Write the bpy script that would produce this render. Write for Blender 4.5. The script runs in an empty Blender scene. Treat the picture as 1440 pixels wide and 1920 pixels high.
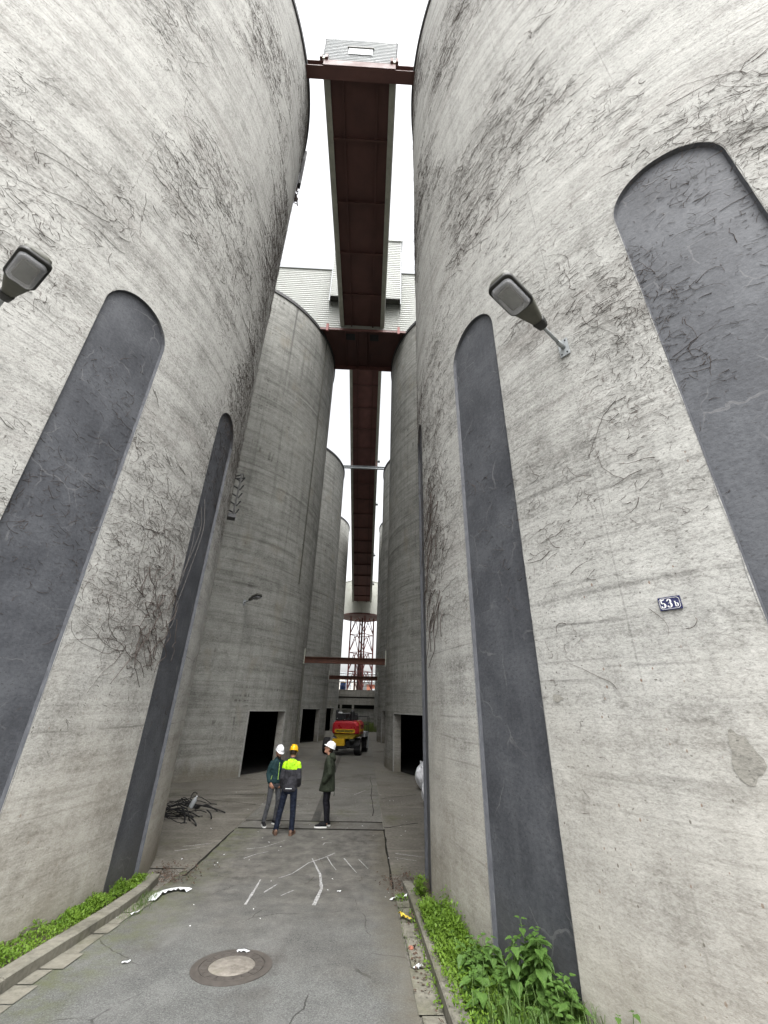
import bpy, bmesh, math, random
import numpy as np
from mathutils import Vector, Matrix
from math import sin, cos, pi, radians as rad

sc = bpy.context.scene
COL = sc.collection

# ------------------------------------------------------------------ camera
F_PX, PITCH, ROLL, YAW, CAM_H = 759.4585, 0.44785, 0.024963, 0.029271, 2.8276
def cam_ray(u, f, v):
    c, s = cos(ROLL), sin(ROLL)
    u, v = c*u - s*v, s*u + c*v
    cp, sp = cos(PITCH), sin(PITCH)
    y, z = cp*f - sp*v, sp*f + cp*v
    cy, sy = cos(YAW), sin(YAW)
    return Vector((cy*u + sy*y, -sy*u + cy*y, z))
cam = bpy.data.cameras.new('camera')
cam.sensor_fit = 'VERTICAL'; cam.sensor_height = 36.0; cam.lens = 36.0*F_PX/1920
cam.clip_start = 0.05; cam.clip_end = 3000
camo = bpy.data.objects.new('camera', cam); COL.objects.link(camo)
R_, U_, B_ = cam_ray(1, 0, 0), cam_ray(0, 0, 1), -cam_ray(0, 1, 0)
M = Matrix(((R_.x, U_.x, B_.x, 0), (R_.y, U_.y, B_.y, 0), (R_.z, U_.z, B_.z, CAM_H), (0, 0, 0, 1)))
camo.matrix_world = M
sc.camera = camo

# ------------------------------------------------------------------ world, sun, exposure
SUN_EL, SUN_AZ = rad(62), rad(168)          # azimuth clockwise from +Y: high, behind the camera
w = bpy.data.worlds.new('World'); sc.world = w; w.use_nodes = True
nt = w.node_tree; nt.nodes.clear()
sky = nt.nodes.new('ShaderNodeTexSky'); sky.sky_type = 'NISHITA'; sky.sun_disc = False
sky.sun_elevation = SUN_EL; sky.sun_rotation = SUN_AZ; sky.dust_density = 6.0; sky.air_density = 1.0; sky.ozone_density = 1.0
hs = nt.nodes.new('ShaderNodeHueSaturation'); hs.inputs['Saturation'].default_value = 0.10
bg = nt.nodes.new('ShaderNodeBackground'); bg.inputs['Strength'].default_value = 0.15
wo = nt.nodes.new('ShaderNodeOutputWorld')
nt.links.new(sky.outputs[0], hs.inputs['Color']); nt.links.new(hs.outputs[0], bg.inputs[0]); nt.links.new(bg.outputs[0], wo.inputs[0])
sl = bpy.data.lights.new('sun', 'SUN'); sl.energy = 0.65; sl.angle = rad(60); sl.color = (1.0, 0.985, 0.96)
so = bpy.data.objects.new('sun', sl); COL.objects.link(so)
sd = Vector((sin(SUN_AZ)*cos(SUN_EL), cos(SUN_AZ)*cos(SUN_EL), sin(SUN_EL)))
so.rotation_euler = sd.to_track_quat('Z', 'Y').to_euler(); so.location = (0, -20, 60)
vs = sc.view_settings; vs.view_transform = 'Standard'; vs.look = 'None'; vs.exposure = 1.66; vs.gamma = 1.0
vs.use_curve_mapping = False

# ------------------------------------------------------------------ node helpers
class NT:
    def __init__(s, name):
        s.m = bpy.data.materials.new(name); s.m.use_nodes = True
        s.t = s.m.node_tree; s.b = s.t.nodes['Principled BSDF']
    def n(s, typ, props=None, **ins):
        nd = s.t.nodes.new('ShaderNode'+typ)
        for k, v in (props or {}).items(): setattr(nd, k, v)
        for k, v in ins.items(): s.put(nd.inputs[k.replace('_', ' ')], v)
        return nd
    def put(s, sock, v):
        if isinstance(v, bpy.types.NodeSocket): s.t.links.new(v, sock)
        elif isinstance(v, (tuple, list)) and sock.type == 'RGBA' and len(v) == 3: sock.default_value = (*v, 1)
        else: sock.default_value = v
    def uv(s): return s.n('TexCoord').outputs['UV']
    def obj(s): return s.n('TexCoord').outputs['Object']
    def scale(s, vec, sx, sy, sz=1, loc=(0, 0, 0), rot=(0, 0, 0)):
        return s.n('Mapping', Vector=vec, Scale=(sx, sy, sz), Location=loc, Rotation=rot).outputs[0]
    def noise(s, vec, sc_=1.0, det=5.0, ro=0.55, dist=0.0):
        return s.n('TexNoise', Vector=vec, Scale=sc_, Detail=det, Roughness=ro, Distortion=dist).outputs[0]
    def vor(s, vec, sc_=1.0, feat='F1', rnd=1.0):
        return s.n('TexVoronoi', {'feature': feat}, Vector=vec, Scale=sc_, Randomness=rnd)
    def math(s, op, a, b=0.0, c=0.0):
        nd = s.t.nodes.new('ShaderNodeMath'); nd.operation = op
        for i, v in enumerate((a, b, c)): s.put(nd.inputs[i], v)
        return nd.outputs[0]
    def rng(s, v, a, b, c=0.0, d=1.0):
        return s.n('MapRange', {'clamp': True}, Value=v, **{'From_Min': a, 'From_Max': b, 'To_Min': c, 'To_Max': d}).outputs[0]
    def mix(s, f, a, b, mode='MIX'):
        nd = s.t.nodes.new('ShaderNodeMix'); nd.data_type = 'RGBA'; nd.blend_type = mode
        s.put(nd.inputs[0], f); s.put(nd.inputs[6], a); s.put(nd.inputs[7], b)
        return nd.outputs[2]
    def ramp(s, f, stops):
        nd = s.t.nodes.new('ShaderNodeValToRGB'); s.put(nd.inputs[0], f); cr = nd.color_ramp
        while len(cr.elements) < len(stops): cr.elements.new(0.5)
        for e, (p, c) in zip(cr.elements, stops): e.position = p; e.color = (*c, 1)
        return nd.outputs[0]
    def sep(s, vec):
        o = s.n('SeparateXYZ', Vector=vec).outputs; return o[0], o[1], o[2]
    def bump(s, h, strength=0.3, dist=0.02):
        s.put(s.b.inputs['Normal'], s.n('Bump', Strength=strength, Distance=dist, Height=h).outputs[0])
    def done(s, color, rough=0.85, metal=0.0, spec=0.3):
        s.put(s.b.inputs['Base Color'], color); s.put(s.b.inputs['Roughness'], rough)
        s.put(s.b.inputs['Metallic'], metal); s.b.inputs['Specular IOR Level'].default_value = spec
        return s.m

def g(v): return (v, v*0.985, v*0.95)

def concrete_mat(name, light, dark, ivy, dash, seed, low_tint, streak):
    sh = 0.0 if ivy else .02
    t = NT(name); uv = t.scale(t.uv(), 1, 1, 1, (seed*17.3, 0, seed))
    u, v, _ = t.sep(t.uv())
    big = t.noise(t.scale(uv, .22, .30), 1, 4, .55)
    mid = t.noise(uv, 1.7, 8, .68)
    fine = t.noise(t.scale(uv, 1, 1.4), 13, 6, .78)
    hor = t.noise(t.scale(uv, .16, 3.6), 1, 6, .6, .15)
    ver = t.noise(t.scale(uv, 4.2, .10), 1, 5, .6)
    s1 = t.math('ADD', t.math('MULTIPLY', big, .17), t.math('MULTIPLY', mid, .23))
    s2 = t.math('ADD', t.math('MULTIPLY', hor, .26), t.math('MULTIPLY', fine, .34))
    f = t.math('ADD', s1, s2)
    col = t.ramp(f, [(.395+sh, tuple(c*.88 for c in dark)), (.455+sh, tuple(a*.55+b*.45 for a, b in zip(light, dark))), (.505+sh, light), (.60+sh, tuple(min(.8, c*1.22) for c in light))])
    # vertical weather streaks
    st = t.rng(ver, .50, .72, 0, streak)
    col = t.mix(st, col, tuple(c*.62 for c in dark), 'MIX')
    # lift lines of the slip form, broken by noise
    jit = t.math('MULTIPLY', t.math('SUBTRACT', t.noise(t.scale(uv, .5, .5), 1, 3), .5), .16)
    fr = t.math('FRACT', t.math('ADD', t.math('MULTIPLY', v, 1/1.22), jit))
    ln = t.math('MULTIPLY', t.math('LESS_THAN', fr, .018), t.rng(t.noise(uv, .8, 3), .45, .62, 0, .42))
    col = t.mix(ln, col, tuple(c*.45 for c in dark))
    fv = t.math('FRACT', t.math('MULTIPLY', u, 1/1.57))
    lv = t.math('MULTIPLY', t.math('LESS_THAN', fv, .011), t.rng(t.noise(t.scale(uv, .9, .35), 1, 3), .46, .60, 0, .28))
    col = t.mix(lv, col, tuple(c*.5 for c in dark))
    # narrow horizontal board marks
    bd = t.noise(t.scale(uv, .35, 14), 1, 3, .5, .1)
    col = t.mix(t.math('MULTIPLY', t.rng(bd, .56, .70, 0, .5), t.rng(t.noise(uv, .33, 2), .42, .62)), col, tuple(c*.60 for c in dark))
    # bug holes
    vo = t.vor(t.scale(uv, 1, 1.6), 9.0)
    sz = t.math('MULTIPLY', t.sep(vo.outputs['Color'])[0], .16)
    pit = t.math('MULTIPLY', t.math('LESS_THAN', vo.outputs['Distance'], t.math('SUBTRACT', sz, .045)), .8)
    col = t.mix(pit, col, (.10, .095, .085))
    spk = t.noise(t.scale(uv, 1, 1.7), 15, 6, .8)
    col = t.mix(t.math('MULTIPLY', t.rng(spk, .55, .63, 0, .72), t.rng(v, 2.0, 5.5, .45, 1)), col, tuple(c*.42 for c in dark))
    blot = t.math('MULTIPLY', t.rng(t.noise(t.scale(uv, .8, 1.1), 4.2, 6, .7), .54, .62, 0, .42), t.rng(big, .42, .6, .25, 1))
    col = t.mix(blot, col, tuple(min(.78, c*1.42) for c in light))
    if ivy:
        vo2 = t.vor(t.scale(uv, 1.7, 1, 1, (0, 0, 4)), 11.0)
        c2 = t.sep(vo2.outputs['Color'])
        pit2 = t.math('MULTIPLY', t.math('LESS_THAN', vo2.outputs['Distance'], t.math('SUBTRACT', t.math('MULTIPLY', c2[0], .30), .115)), t.math('MULTIPLY', t.rng(v, 3.6, 6.5, .9, .25), t.rng(t.noise(uv, .9, 3), .40, .56, .1, 1)))
        col = t.mix(pit2, col, t.mix(c2[2], (.05, .048, .042), (.20, .12, .08)))
        fl = t.noise(t.scale(uv, 2.2, 15), 1, 5, .7, .6)
        fm = t.math('MULTIPLY', t.rng(v, 4, 8, .15, 1), t.rng(t.noise(t.scale(uv, .4, .7), 1, 4, .6), .40, .62, .15, 1))
        col = t.mix(t.math('MULTIPLY', t.rng(fl, .555, .65, 0, .66), fm), col, (.13, .115, .105))
        warp = t.n('TexNoise', Vector=uv, Scale=2.4, Detail=4.0).outputs['Color']
        vv = t.mix(.34, t.scale(uv, 1, 1.5), warp, 'ADD')
        e1 = t.vor(vv, 3.4, 'DISTANCE_TO_EDGE').outputs['Distance']
        e2 = t.vor(t.scale(vv, .6, 1.2), 8.5, 'DISTANCE_TO_EDGE').outputs['Distance']
        patch = t.rng(t.noise(t.scale(uv, .55, .9), 1, 5, .65), .47, .66)
        a = t.math('MULTIPLY', t.math('LESS_THAN', e1, .018), t.rng(t.noise(uv, 5, 3), .50, .58))
        b = t.math('MULTIPLY', t.rng(e2, .02, .07, 1, 0), t.rng(t.noise(uv, 3.2, 5, .7), .48, .60))
        veg = t.math('MULTIPLY', t.math('MAXIMUM', a, t.math('MULTIPLY', b, .8)), t.math('ADD', t.math('MULTIPLY', patch, .75), .12))
        up = t.rng(t.math('ADD', v, t.math('MULTIPLY', t.noise(uv, .5, 4), 3.0)), 3.8, 6.2)
        col = t.mix(t.math('MULTIPLY', t.math('MULTIPLY', veg, up), ivy), col, (.105, .088, .080))
        smear = t.rng(t.noise(t.scale(uv, .28, 1.1), 1, 7, .72, .4), .54, .72, 0, .40*ivy)
        col = t.mix(t.math('MULTIPLY', smear, up), col, (.20, .175, .16))
    if dash:
        tick = t.rng(t.noise(t.scale(uv, 8.5, .55), 1, 2, .5), .53, .58)
        row = t.rng(t.noise(t.scale(uv, .22, 6.5), 1, 3, .6), .50, .58)
        zone = t.rng(t.noise(t.scale(uv, .55, .75), 1, 6, .72), .50, .62, 0, .85*dash)
        dm = t.math('MULTIPLY', t.math('MULTIPLY', tick, row), zone)
        band = t.math('MULTIPLY', t.rng(t.noise(t.scale(uv, .14, 5.0), 1, 6, .7), .53, .64, 0, .7), t.rng(t.noise(t.scale(uv, .4, .3), 1, 4), .40, .60))
        col = t.mix(band, col, (.085, .082, .074))
        drip = t.math('MULTIPLY', t.rng(t.noise(t.scale(uv, 1.6, .035), 1, 3, .5), .60, .66, 0, .75), t.rng(t.math('ADD', v, t.math('MULTIPLY', t.noise(t.scale(uv, 1.5, .2), 1, 3), 10)), 24, 31))
        col = t.mix(drip, col, (.075, .073, .068))
        col = t.mix(dm, col, (.075, .07, .065))
        col = t.mix(t.rng(t.noise(t.scale(uv, .8, .5), 1, 5, .6), .56, .70, 0, .45), col, (.235, .205, .155))
    grain = t.noise(t.scale(uv, 1, 1.3), 38, 4, .8)
    col = t.mix(t.rng(grain, .52, .64, 0, .42), col, tuple(c*.70 for c in dark))
    col = t.mix(t.rng(grain, .48, .36, 0, .30), col, tuple(min(.8, c*1.45) for c in light))
    # earthy tint and splash band at the foot (real dirt, own shape)
    lo = t.rng(t.math('ADD', v, t.math('MULTIPLY', t.noise(uv, .9, 5), 2.4)), 1.4, 4.6, low_tint, 0)
    col = t.mix(lo, col, t.mix(t.rng(mid, .38, .62), (.30, .265, .21), (.42, .385, .32)))
    sp = t.rng(t.math('ADD', v, t.math('MULTIPLY', t.noise(t.scale(uv, 2.5, .3), 1, 5), 1.1)), .70, 1.25, .60, 0)
    col = t.mix(sp, col, (.15, .13, .095))
    hgt = t.math('ADD', t.math('ADD', t.math('MULTIPLY', mid, .5), t.math('MULTIPLY', fine, .45)), t.math('SUBTRACT', t.math('MULTIPLY', hor, .5), t.math('MULTIPLY', pit, .5)))
    t.bump(hgt, .6, .03)
    return t.done(col, .92, 0, .15)

def metal_paint(name, base, var=.35, rust=None, rough=.55, scale=2.0, spec=.35):
    t = NT(name); o = t.obj()
    n = t.noise(o, scale, 6, .65)
    col = t.ramp(n, [(.3, tuple(c*(1-var) for c in base)), (.7, tuple(c*(1+var*.6) for c in base))])
    if rust: col = t.mix(t.rng(t.noise(o, scale*2.7, 7, .7), .55, .72, 0, .7), col, rust)
    t.bump(t.noise(o, scale*12, 4), .08, .01)
    return t.done(col, t.rng(n, .3, .7, rough-.12, rough+.15), 0, spec)

def cloth(name, base, fold=9.0, rough=.8):
    t = NT(name); o = t.obj()
    n = t.noise(o, fold, 4, .55, .6); f = t.noise(o, 160, 2)
    col = t.mix(t.rng(n, .35, .65), tuple(c*.75 for c in base), tuple(c*1.2 for c in base))
    t.bump(t.math('ADD', n, t.math('MULTIPLY', f, .05)), .8, .05)
    return t.done(col, rough, 0, .2)

MAT = {}
MAT['conc_near'] = concrete_mat('weathered_concrete', (.405, .403, .382), (.180, .176, .164), 1.0, 0, 1, .60, .25)
MAT['conc_far'] = concrete_mat('grey_concrete', (.325, .325, .302), (.165, .165, .152), 0, 1.0, 3, .10, .45)
MAT['conc_plain'] = concrete_mat('plain_concrete', (.34, .33, .30), (.2, .195, .175), 0, 0, 5, 0, .5)

MAT['conc_patch'] = concrete_mat('cement_patch', (.30, .29, .26), (.235, .228, .205), 0, 0, 8, 0, .1)
def slate_mat():
    t = NT('slate_paint'); uv = t.uv()
    n = t.noise(uv, 1.3, 7, .65); f = t.noise(uv, 22, 5, .7)
    col = t.ramp(t.math('ADD', t.math('MULTIPLY', n, .6), t.math('MULTIPLY', f, .4)), [(.40, (.050, .053, .061)), (.5, (.071, .075, .085)), (.60, (.099, .104, .115))])
    vo = t.vor(t.scale(uv, 1, 1.9), 15)
    ch = t.math('MULTIPLY', t.math('LESS_THAN', vo.outputs['Distance'], t.math('SUBTRACT', t.math('MULTIPLY', t.sep(vo.outputs['Color'])[1], .2), .07)), .75)
    col = t.mix(ch, col, (.028, .027, .027))
    warp = t.n('TexNoise', Vector=uv, Scale=1.2, Detail=4.0).outputs['Color']
    e = t.vor(t.mix(.6, uv, warp, 'ADD'), 1.6, 'DISTANCE_TO_EDGE').outputs['Distance']
    sc_ = t.math('MULTIPLY', t.math('LESS_THAN', e, .012), t.rng(t.noise(uv, 1.7, 3), .5, .6, 0, .5))
    col = t.mix(sc_, col, (.18, .18, .185))
    run = t.rng(t.noise(t.scale(uv, 5, .22), 1, 5, .6), .54, .68, 0, .45)
    col = t.mix(run, col, (.100, .105, .116))
    dus = t.rng(t.noise(t.scale(uv, 1, .6, 1, (4, 2, 0)), 1.1, 7, .72), .54, .68, 0, .55)
    col = t.mix(dus, col, (.105, .110, .122))
    gr = t.noise(t.scale(uv, 1, 2.2), 20, 5, .8)
    col = t.mix(t.rng(gr, .56, .63, 0, .7), col, (.030, .029, .030))
    dirt = t.rng(t.math('ADD', t.sep(uv)[1], t.noise(uv, 1.6, 4)), .7, 1.6, .5, 0)
    col = t.mix(dirt, col, (.10, .095, .085))
    t.bump(t.math('ADD', t.math('MULTIPLY', n, .6), t.math('MULTIPLY', f, .4)), .5, .02)
    return t.done(col, .62, 0, .3)
MAT['slate'] = slate_mat()
def slate_edge():
    t = NT('slate_edge_paint'); uv = t.uv(); f = t.noise(uv, 7, 6, .7)
    col = t.ramp(f, [(.35, (.070, .073, .082)), (.6, (.105, .11, .122)), (.78, (.24, .23, .21))])
    t.bump(f, .5, .02)
    return t.done(col, .6, 0, .3)
MAT['slate_edge'] = slate_edge()
MAT['coping'] = metal_paint('dark_coping', (.045, .045, .046), .4, None, .6)
MAT['interior'] = metal_paint('dark_interior', (.02, .02, .019), .3, None, .95, 1.0, .05)  # near-black colour stands in for unlit concrete inside the openings
MAT['frame'] = metal_paint('pale_door_frame', (.36, .36, .34), .3, (.12, .08, .05), .6, 5)
MAT['maroon'] = metal_paint('maroon_steel', (.150, .070, .062), .28, (.16, .075, .05), .55, 1.2)
MAT['maroon_dark'] = metal_paint('dark_maroon_plate', (.100, .049, .043), .30, (.09, .042, .032), .6, .8)
MAT['rustbeam'] = metal_paint('rusty_beam', (.115, .052, .036), .4, (.17, .08, .045), .7, 2.0)
MAT['towerred'] = metal_paint('faded_red_steel', (.24, .075, .068), .25, (.2, .12, .09), .6, 1.0)
MAT['clad'] = metal_paint('pale_corrugated_sheet', (.335, .345, .320), .14, (.25, .25, .21), .5, .6)
MAT['clad_white'] = metal_paint('white_corrugated_sheet', (.345, .362, .368), .08, None, .5, .6)
MAT['trim'] = metal_paint('cream_trim', (.42, .43, .37), .2, (.25, .25, .2), .55, 1.5)
MAT['tank'] = metal_paint('cream_tank_sheet', (.56, .57, .51), .10, (.4, .4, .33), .5, .35)
MAT['lamp_body'] = metal_paint('olive_lamp_body', (.095, .095, .078), .25, None, .55, 8)
MAT['lamp_dark'] = metal_paint('dark_lamp_rim', (.022, .022, .020), .3, None, .5, 8)
MAT['zinc'] = metal_paint('zinc_steel', (.30, .32, .33), .25, None, .42, 6, .5)
MAT['black'] = metal_paint('black_rubber', (.011, .011, .012), .4, None, .6, 7, .3)
MAT['blackpaint'] = metal_paint('black_paint', (.014, .015, .017), .3, None, .38, 5, .5)
MAT['liftred'] = metal_paint('red_gloss_paint', (.36, .012, .020), .25, (.22, .05, .045), .32, 2, .5)
MAT['liftyellow'] = metal_paint('yellow_paint', (.56, .34, .012), .15, None, .4, 3, .4)
MAT['liftolive'] = metal_paint('dirty_yellow_paint', (.34, .24, .012), .25, None, .45, 3, .4)
MAT['rim'] = metal_paint('pale_wheel_rim', (.42, .42, .40), .25, None, .5, 6)
MAT['enamel'] = metal_paint('blue_enamel', (.012, .014, .075), .15, None, .22, 10, .5)
MAT['enamel_white'] = metal_paint('white_enamel', (.78, .78, .78), .03, None, .25, 10, .5)
MAT['plastic_white'] = metal_paint('white_film', (.72, .74, .76), .12, None, .4, 6, .4)
MAT['bagwhite'] = cloth('white_woven_bag', (.66, .67, .70), 6, .6)
MAT['yellowwrap'] = metal_paint('yellow_wrapper', (.62, .45, .06), .2, None, .4, 20)
MAT['brick'] = metal_paint('dull_red_brick', (.30, .12, .08), .3, None, .9, 5)
MAT['pale_wall'] = metal_paint('pale_render', (.62, .60, .54), .1, None, .85, .3)
MAT['blueplastic'] = metal_paint('blue_plastic', (.04, .09, .24), .2, None, .5, 4)
MAT['skin'] = metal_paint('skin', (.42, .22, .15), .12, None, .55, 14, .35)
MAT['hair'] = metal_paint('dark_hair', (.03, .018, .012), .4, None, .7, 60, .3)
MAT['helmet_white'] = metal_paint('white_helmet_shell', (.80, .81, .83), .03, None, .3, 9, .5)
MAT['helmet_yellow'] = metal_paint('yellow_helmet_shell', (.80, .46, .008), .06, None, .3, 9, .5)
MAT['jacket_green'] = cloth('dark_green_quilted_fabric', (.014, .036, .040))
MAT['jeans_grey'] = cloth('washed_grey_denim', (.062, .064, .070), 14)
MAT['hivis'] = cloth('hivis_yellow_fabric', (.42, .80, .02), 10, .6)
MAT['jacket_grey'] = cloth('charcoal_softshell', (.036, .036, .042))
MAT['navy'] = cloth('navy_trouser_fabric', (.010, .014, .027), 12)
MAT['olive'] = cloth('olive_parka_fabric', (.026, .032, .021), 6)
MAT['blackcloth'] = cloth('black_trouser_fabric', (.009, .009, .013), 14)
MAT['shoe_dark'] = cloth('black_shoe', (.012, .012, .014), 30)
MAT['shoe_tan'] = cloth('tan_shoe', (.17, .105, .075), 30)
MAT['sole'] = metal_paint('white_sole', (.68, .68, .66), .1, None, .6, 20)
MAT['collar_lime'] = cloth('lime_trim', (.33, .52, .12), 30)
MAT['reflect'] = metal_paint('reflective_strip', (.75, .76, .78), .05, None, .35, 20)

def lens_mat():
    t = NT('clear_lamp_bowl'); o = t.obj()
    t.b.inputs['Transmission Weight'].default_value = .75; t.b.inputs['IOR'].default_value = 1.35
    n = t.noise(o, 7, 4)
    return t.done(t.ramp(n, [(.3, (.78, .79, .82)), (.7, (.93, .94, .97))]), .12, 0, .5)
MAT['lens'] = lens_mat()
MAT['reflector'] = metal_paint('lamp_reflector', (.40, .40, .43), .2, None, .35, 9, .5)

def asphalt_mat():
    t = NT('worn_asphalt'); o = t.obj(); x, y, z = t.sep(o)
    fine = t.noise(o, 62, 4, .85); mid = t.noise(o, 2.2, 7, .62); big = t.noise(t.scale(o, .55, .35), 1, 4)
    agg = t.vor(o, 130)
    ag = t.sep(agg.outputs['Color'])[0]
    f = t.math('ADD', t.math('MULTIPLY', fine, .62), t.math('ADD', t.math('MULTIPLY', mid, .25), t.math('MULTIPLY', big, .13)))
    col = t.ramp(f, [(.38, (.052, .053, .051)), (.5, (.098, .100, .096)), (.62, (.162, .164, .157))])
    col = t.mix(t.rng(ag, .78, 1.0, 0, .4), col, (.25, .25, .24))
    col = t.mix(t.rng(ag, .12, 0, 0, .6), col, (.03, .03, .03))
    wear = t.rng(t.noise(t.scale(o, 1.5, .45, 1, (2, 5, 0)), 1, 6, .65), .52, .66, 0, .45)
    col = t.mix(wear, col, (.17, .17, .163))
    crk = t.vor(t.mix(.5, o, t.n('TexNoise', Vector=o, Scale=1.1, Detail=5.0).outputs['Color'], 'ADD'), .75, 'DISTANCE_TO_EDGE').outputs['Distance']
    col = t.mix(t.math('MULTIPLY', t.math('LESS_THAN', crk, .006), t.rng(t.noise(o, 1.3, 3), .5, .58, 0, .8)), col, (.025, .024, .022))
    # brownish silt further down the ramp, moss on the left edge
    silt = t.math('MULTIPLY', t.rng(t.math('ADD', y, t.math('MULTIPLY', t.noise(o, .8, 5), 5)), 8.0, 12.2), .66)
    col = t.mix(silt, col, t.mix(t.rng(t.noise(o, 3, 6, .7), .38, .62), (.052, .048, .040), (.135, .125, .108)))
    dk = t.rng(t.noise(t.scale(o, .9, .7, 1, (3, 1, 0)), 1, 6, .65), .57, .70, 0, .5)
    col = t.mix(dk, col, (.055, .05, .044))
    moss = t.math('MULTIPLY', t.rng(t.math('ADD', x, t.math('MULTIPLY', t.noise(o, 1.3, 6, .65), 1.3)), -1.65, -2.5), t.rng(t.noise(o, 4, 5, .7), .42, .6, .1, .65))
    col = t.mix(moss, col, (.085, .095, .040))
    edge = t.math('MULTIPLY', t.rng(t.math('ADD', x, t.math('MULTIPLY', t.noise(o, 2, 6, .65), .8)), .55, 1.0), .6)
    col = t.mix(edge, col, (.10, .088, .062))
    # white specks
    vo = t.vor(o, 7)
    spk = t.math('LESS_THAN', vo.outputs['Distance'], t.math('SUBTRACT', t.math('MULTIPLY', t.sep(vo.outputs['Color'])[2], .14), .118))
    col = t.mix(spk, col, (.6, .6, .58))
    t.bump(t.math('ADD', t.math('MULTIPLY', fine, .6), mid), .6, .012)
    return t.done(col, .9, 0, .25)
MAT['asphalt'] = asphalt_mat()

def slab_mat(name, a, b, seed, streak):
    t = NT(name); o = t.scale(t.obj(), 1, 1, 1, (seed*3.1, seed, 0))
    n = t.noise(o, 1.1, 8, .68); f = t.noise(o, 14, 6, .72)
    s = t.noise(t.scale(o, .35, 3.0, 1, (0, 0, 0), (0, 0, .25)), 1, 5, .6)
    col = t.ramp(t.math('ADD', t.math('MULTIPLY', n, .55), t.math('MULTIPLY', f, .45)), [(.41, a), (.59, b)])
    col = t.mix(t.rng(s, .56, .72, 0, streak), col, tuple(c*1.75 for c in b))
    col = t.mix(t.rng(t.noise(o, .55, 6, .7), .52, .66, 0, .75), col, (.055, .05, .038))
    col = t.mix(t.rng(t.noise(t.scale(o, 1, 1, 1, (7, 3, 0)), .7, 6, .7), .55, .68, 0, .55), col, (.075, .078, .035))
    vo = t.vor(o, 4)
    spk = t.math('LESS_THAN', vo.outputs['Distance'], t.math('SUBTRACT', t.math('MULTIPLY', t.sep(vo.outputs['Color'])[2], .14), .105))
    col = t.mix(spk, col, (.55, .55, .53))
    t.bump(t.math('ADD', n, t.math('MULTIPLY', f, .4)), .5, .02)
    return t.done(col, t.rng(n, .35, .65, .6, .95), 0, .3)
MAT['slab'] = slab_mat('dirty_concrete_slab', (.075, .069, .057), (.155, .145, .125), 1, .45)
MAT['passage'] = slab_mat('worn_passage_paving', (.080, .077, .067), (.160, .155, .140), 2, .35)
MAT['drain'] = slab_mat('drain_concrete', (.085, .082, .074), (.14, .135, .122), 4, .2)
MAT['patch'] = slab_mat('bitumen_patch', (.045, .044, .041), (.082, .080, .074), 9, .1)
MAT['ground'] = slab_mat('yard_ground', (.09, .085, .07), (.18, .17, .15), 5, .2)
MAT['soil'] = slab_mat('bed_soil', (.030, .024, .016), (.075, .06, .042), 6, .15)
MAT['kerb'] = slab_mat('kerb_stone', (.10, .096, .078), (.205, .195, .16), 7, .3)
MAT['joint'] = metal_paint('joint_dirt', (.022, .021, .018), .4, None, .95, 6, .1)
MAT['castiron'] = metal_paint('rusty_cast_iron', (.070, .062, .055), .35, (.095, .075, .06), .7, 14)
MAT['covercon'] = slab_mat('manhole_concrete', (.12, .108, .092), (.26, .238, .208), 8, .1)

def chalk_mat():
    t = NT('chalk'); o = t.obj(); n = t.noise(o, 28, 6, .75)
    col = t.ramp(n, [(.38, (.15, .15, .145)), (.55, (.36, .36, .355)), (.7, (.52, .52, .52))])
    return t.done(col, .95, 0, .1)
MAT['chalk'] = chalk_mat()

def leaf_mat(name, a, b, scale=3.0):
    t = NT(name); o = t.obj()
    n = t.noise(o, scale, 4); f = t.noise(o, scale*14, 3)
    col = t.ramp(t.math('ADD', t.math('MULTIPLY', n, .5), t.math('MULTIPLY', f, .5)), [(.35, a), (.65, b)])
    tr = t.n('BsdfTranslucent', Color=t.mix(.4, col, (.25, .40, .02)))
    mx = t.n('MixShader', Fac=.28)
    t.done(col, .55, 0, .3)
    t.t.links.new(t.b.outputs[0], mx.inputs[1]); t.t.links.new(tr.outputs[0], mx.inputs[2])
    t.t.links.new(mx.outputs[0], t.t.nodes['Material Output'].inputs[0])
    return t.m
MAT['chickweed'] = leaf_mat('chickweed_leaf', (.062, .128, .012), (.150, .245, .030))
MAT['nettle'] = leaf_mat('nettle_leaf', (.045, .098, .018), (.100, .185, .040))
MAT['grass'] = leaf_mat('grass_blade', (.045, .090, .018), (.105, .160, .045))
MAT['far_grass'] = leaf_mat('far_weeds', (.06, .085, .02), (.13, .16, .045), 1.0)
MAT['deadleaf'] = metal_paint('dead_leaf', (.075, .050, .036), .6, (.26, .20, .14), .85, 30)
MAT['twig'] = metal_paint('dead_twig', (.098, .080, .072), .5, None, .9, 30, .1)
MAT['twig_pale'] = metal_paint('pale_dry_stem', (.19, .175, .16), .3, None, .9, 20, .1)
MAT['stem'] = metal_paint('green_stem', (.07, .12, .03), .3, None, .7, 20, .2)

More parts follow.
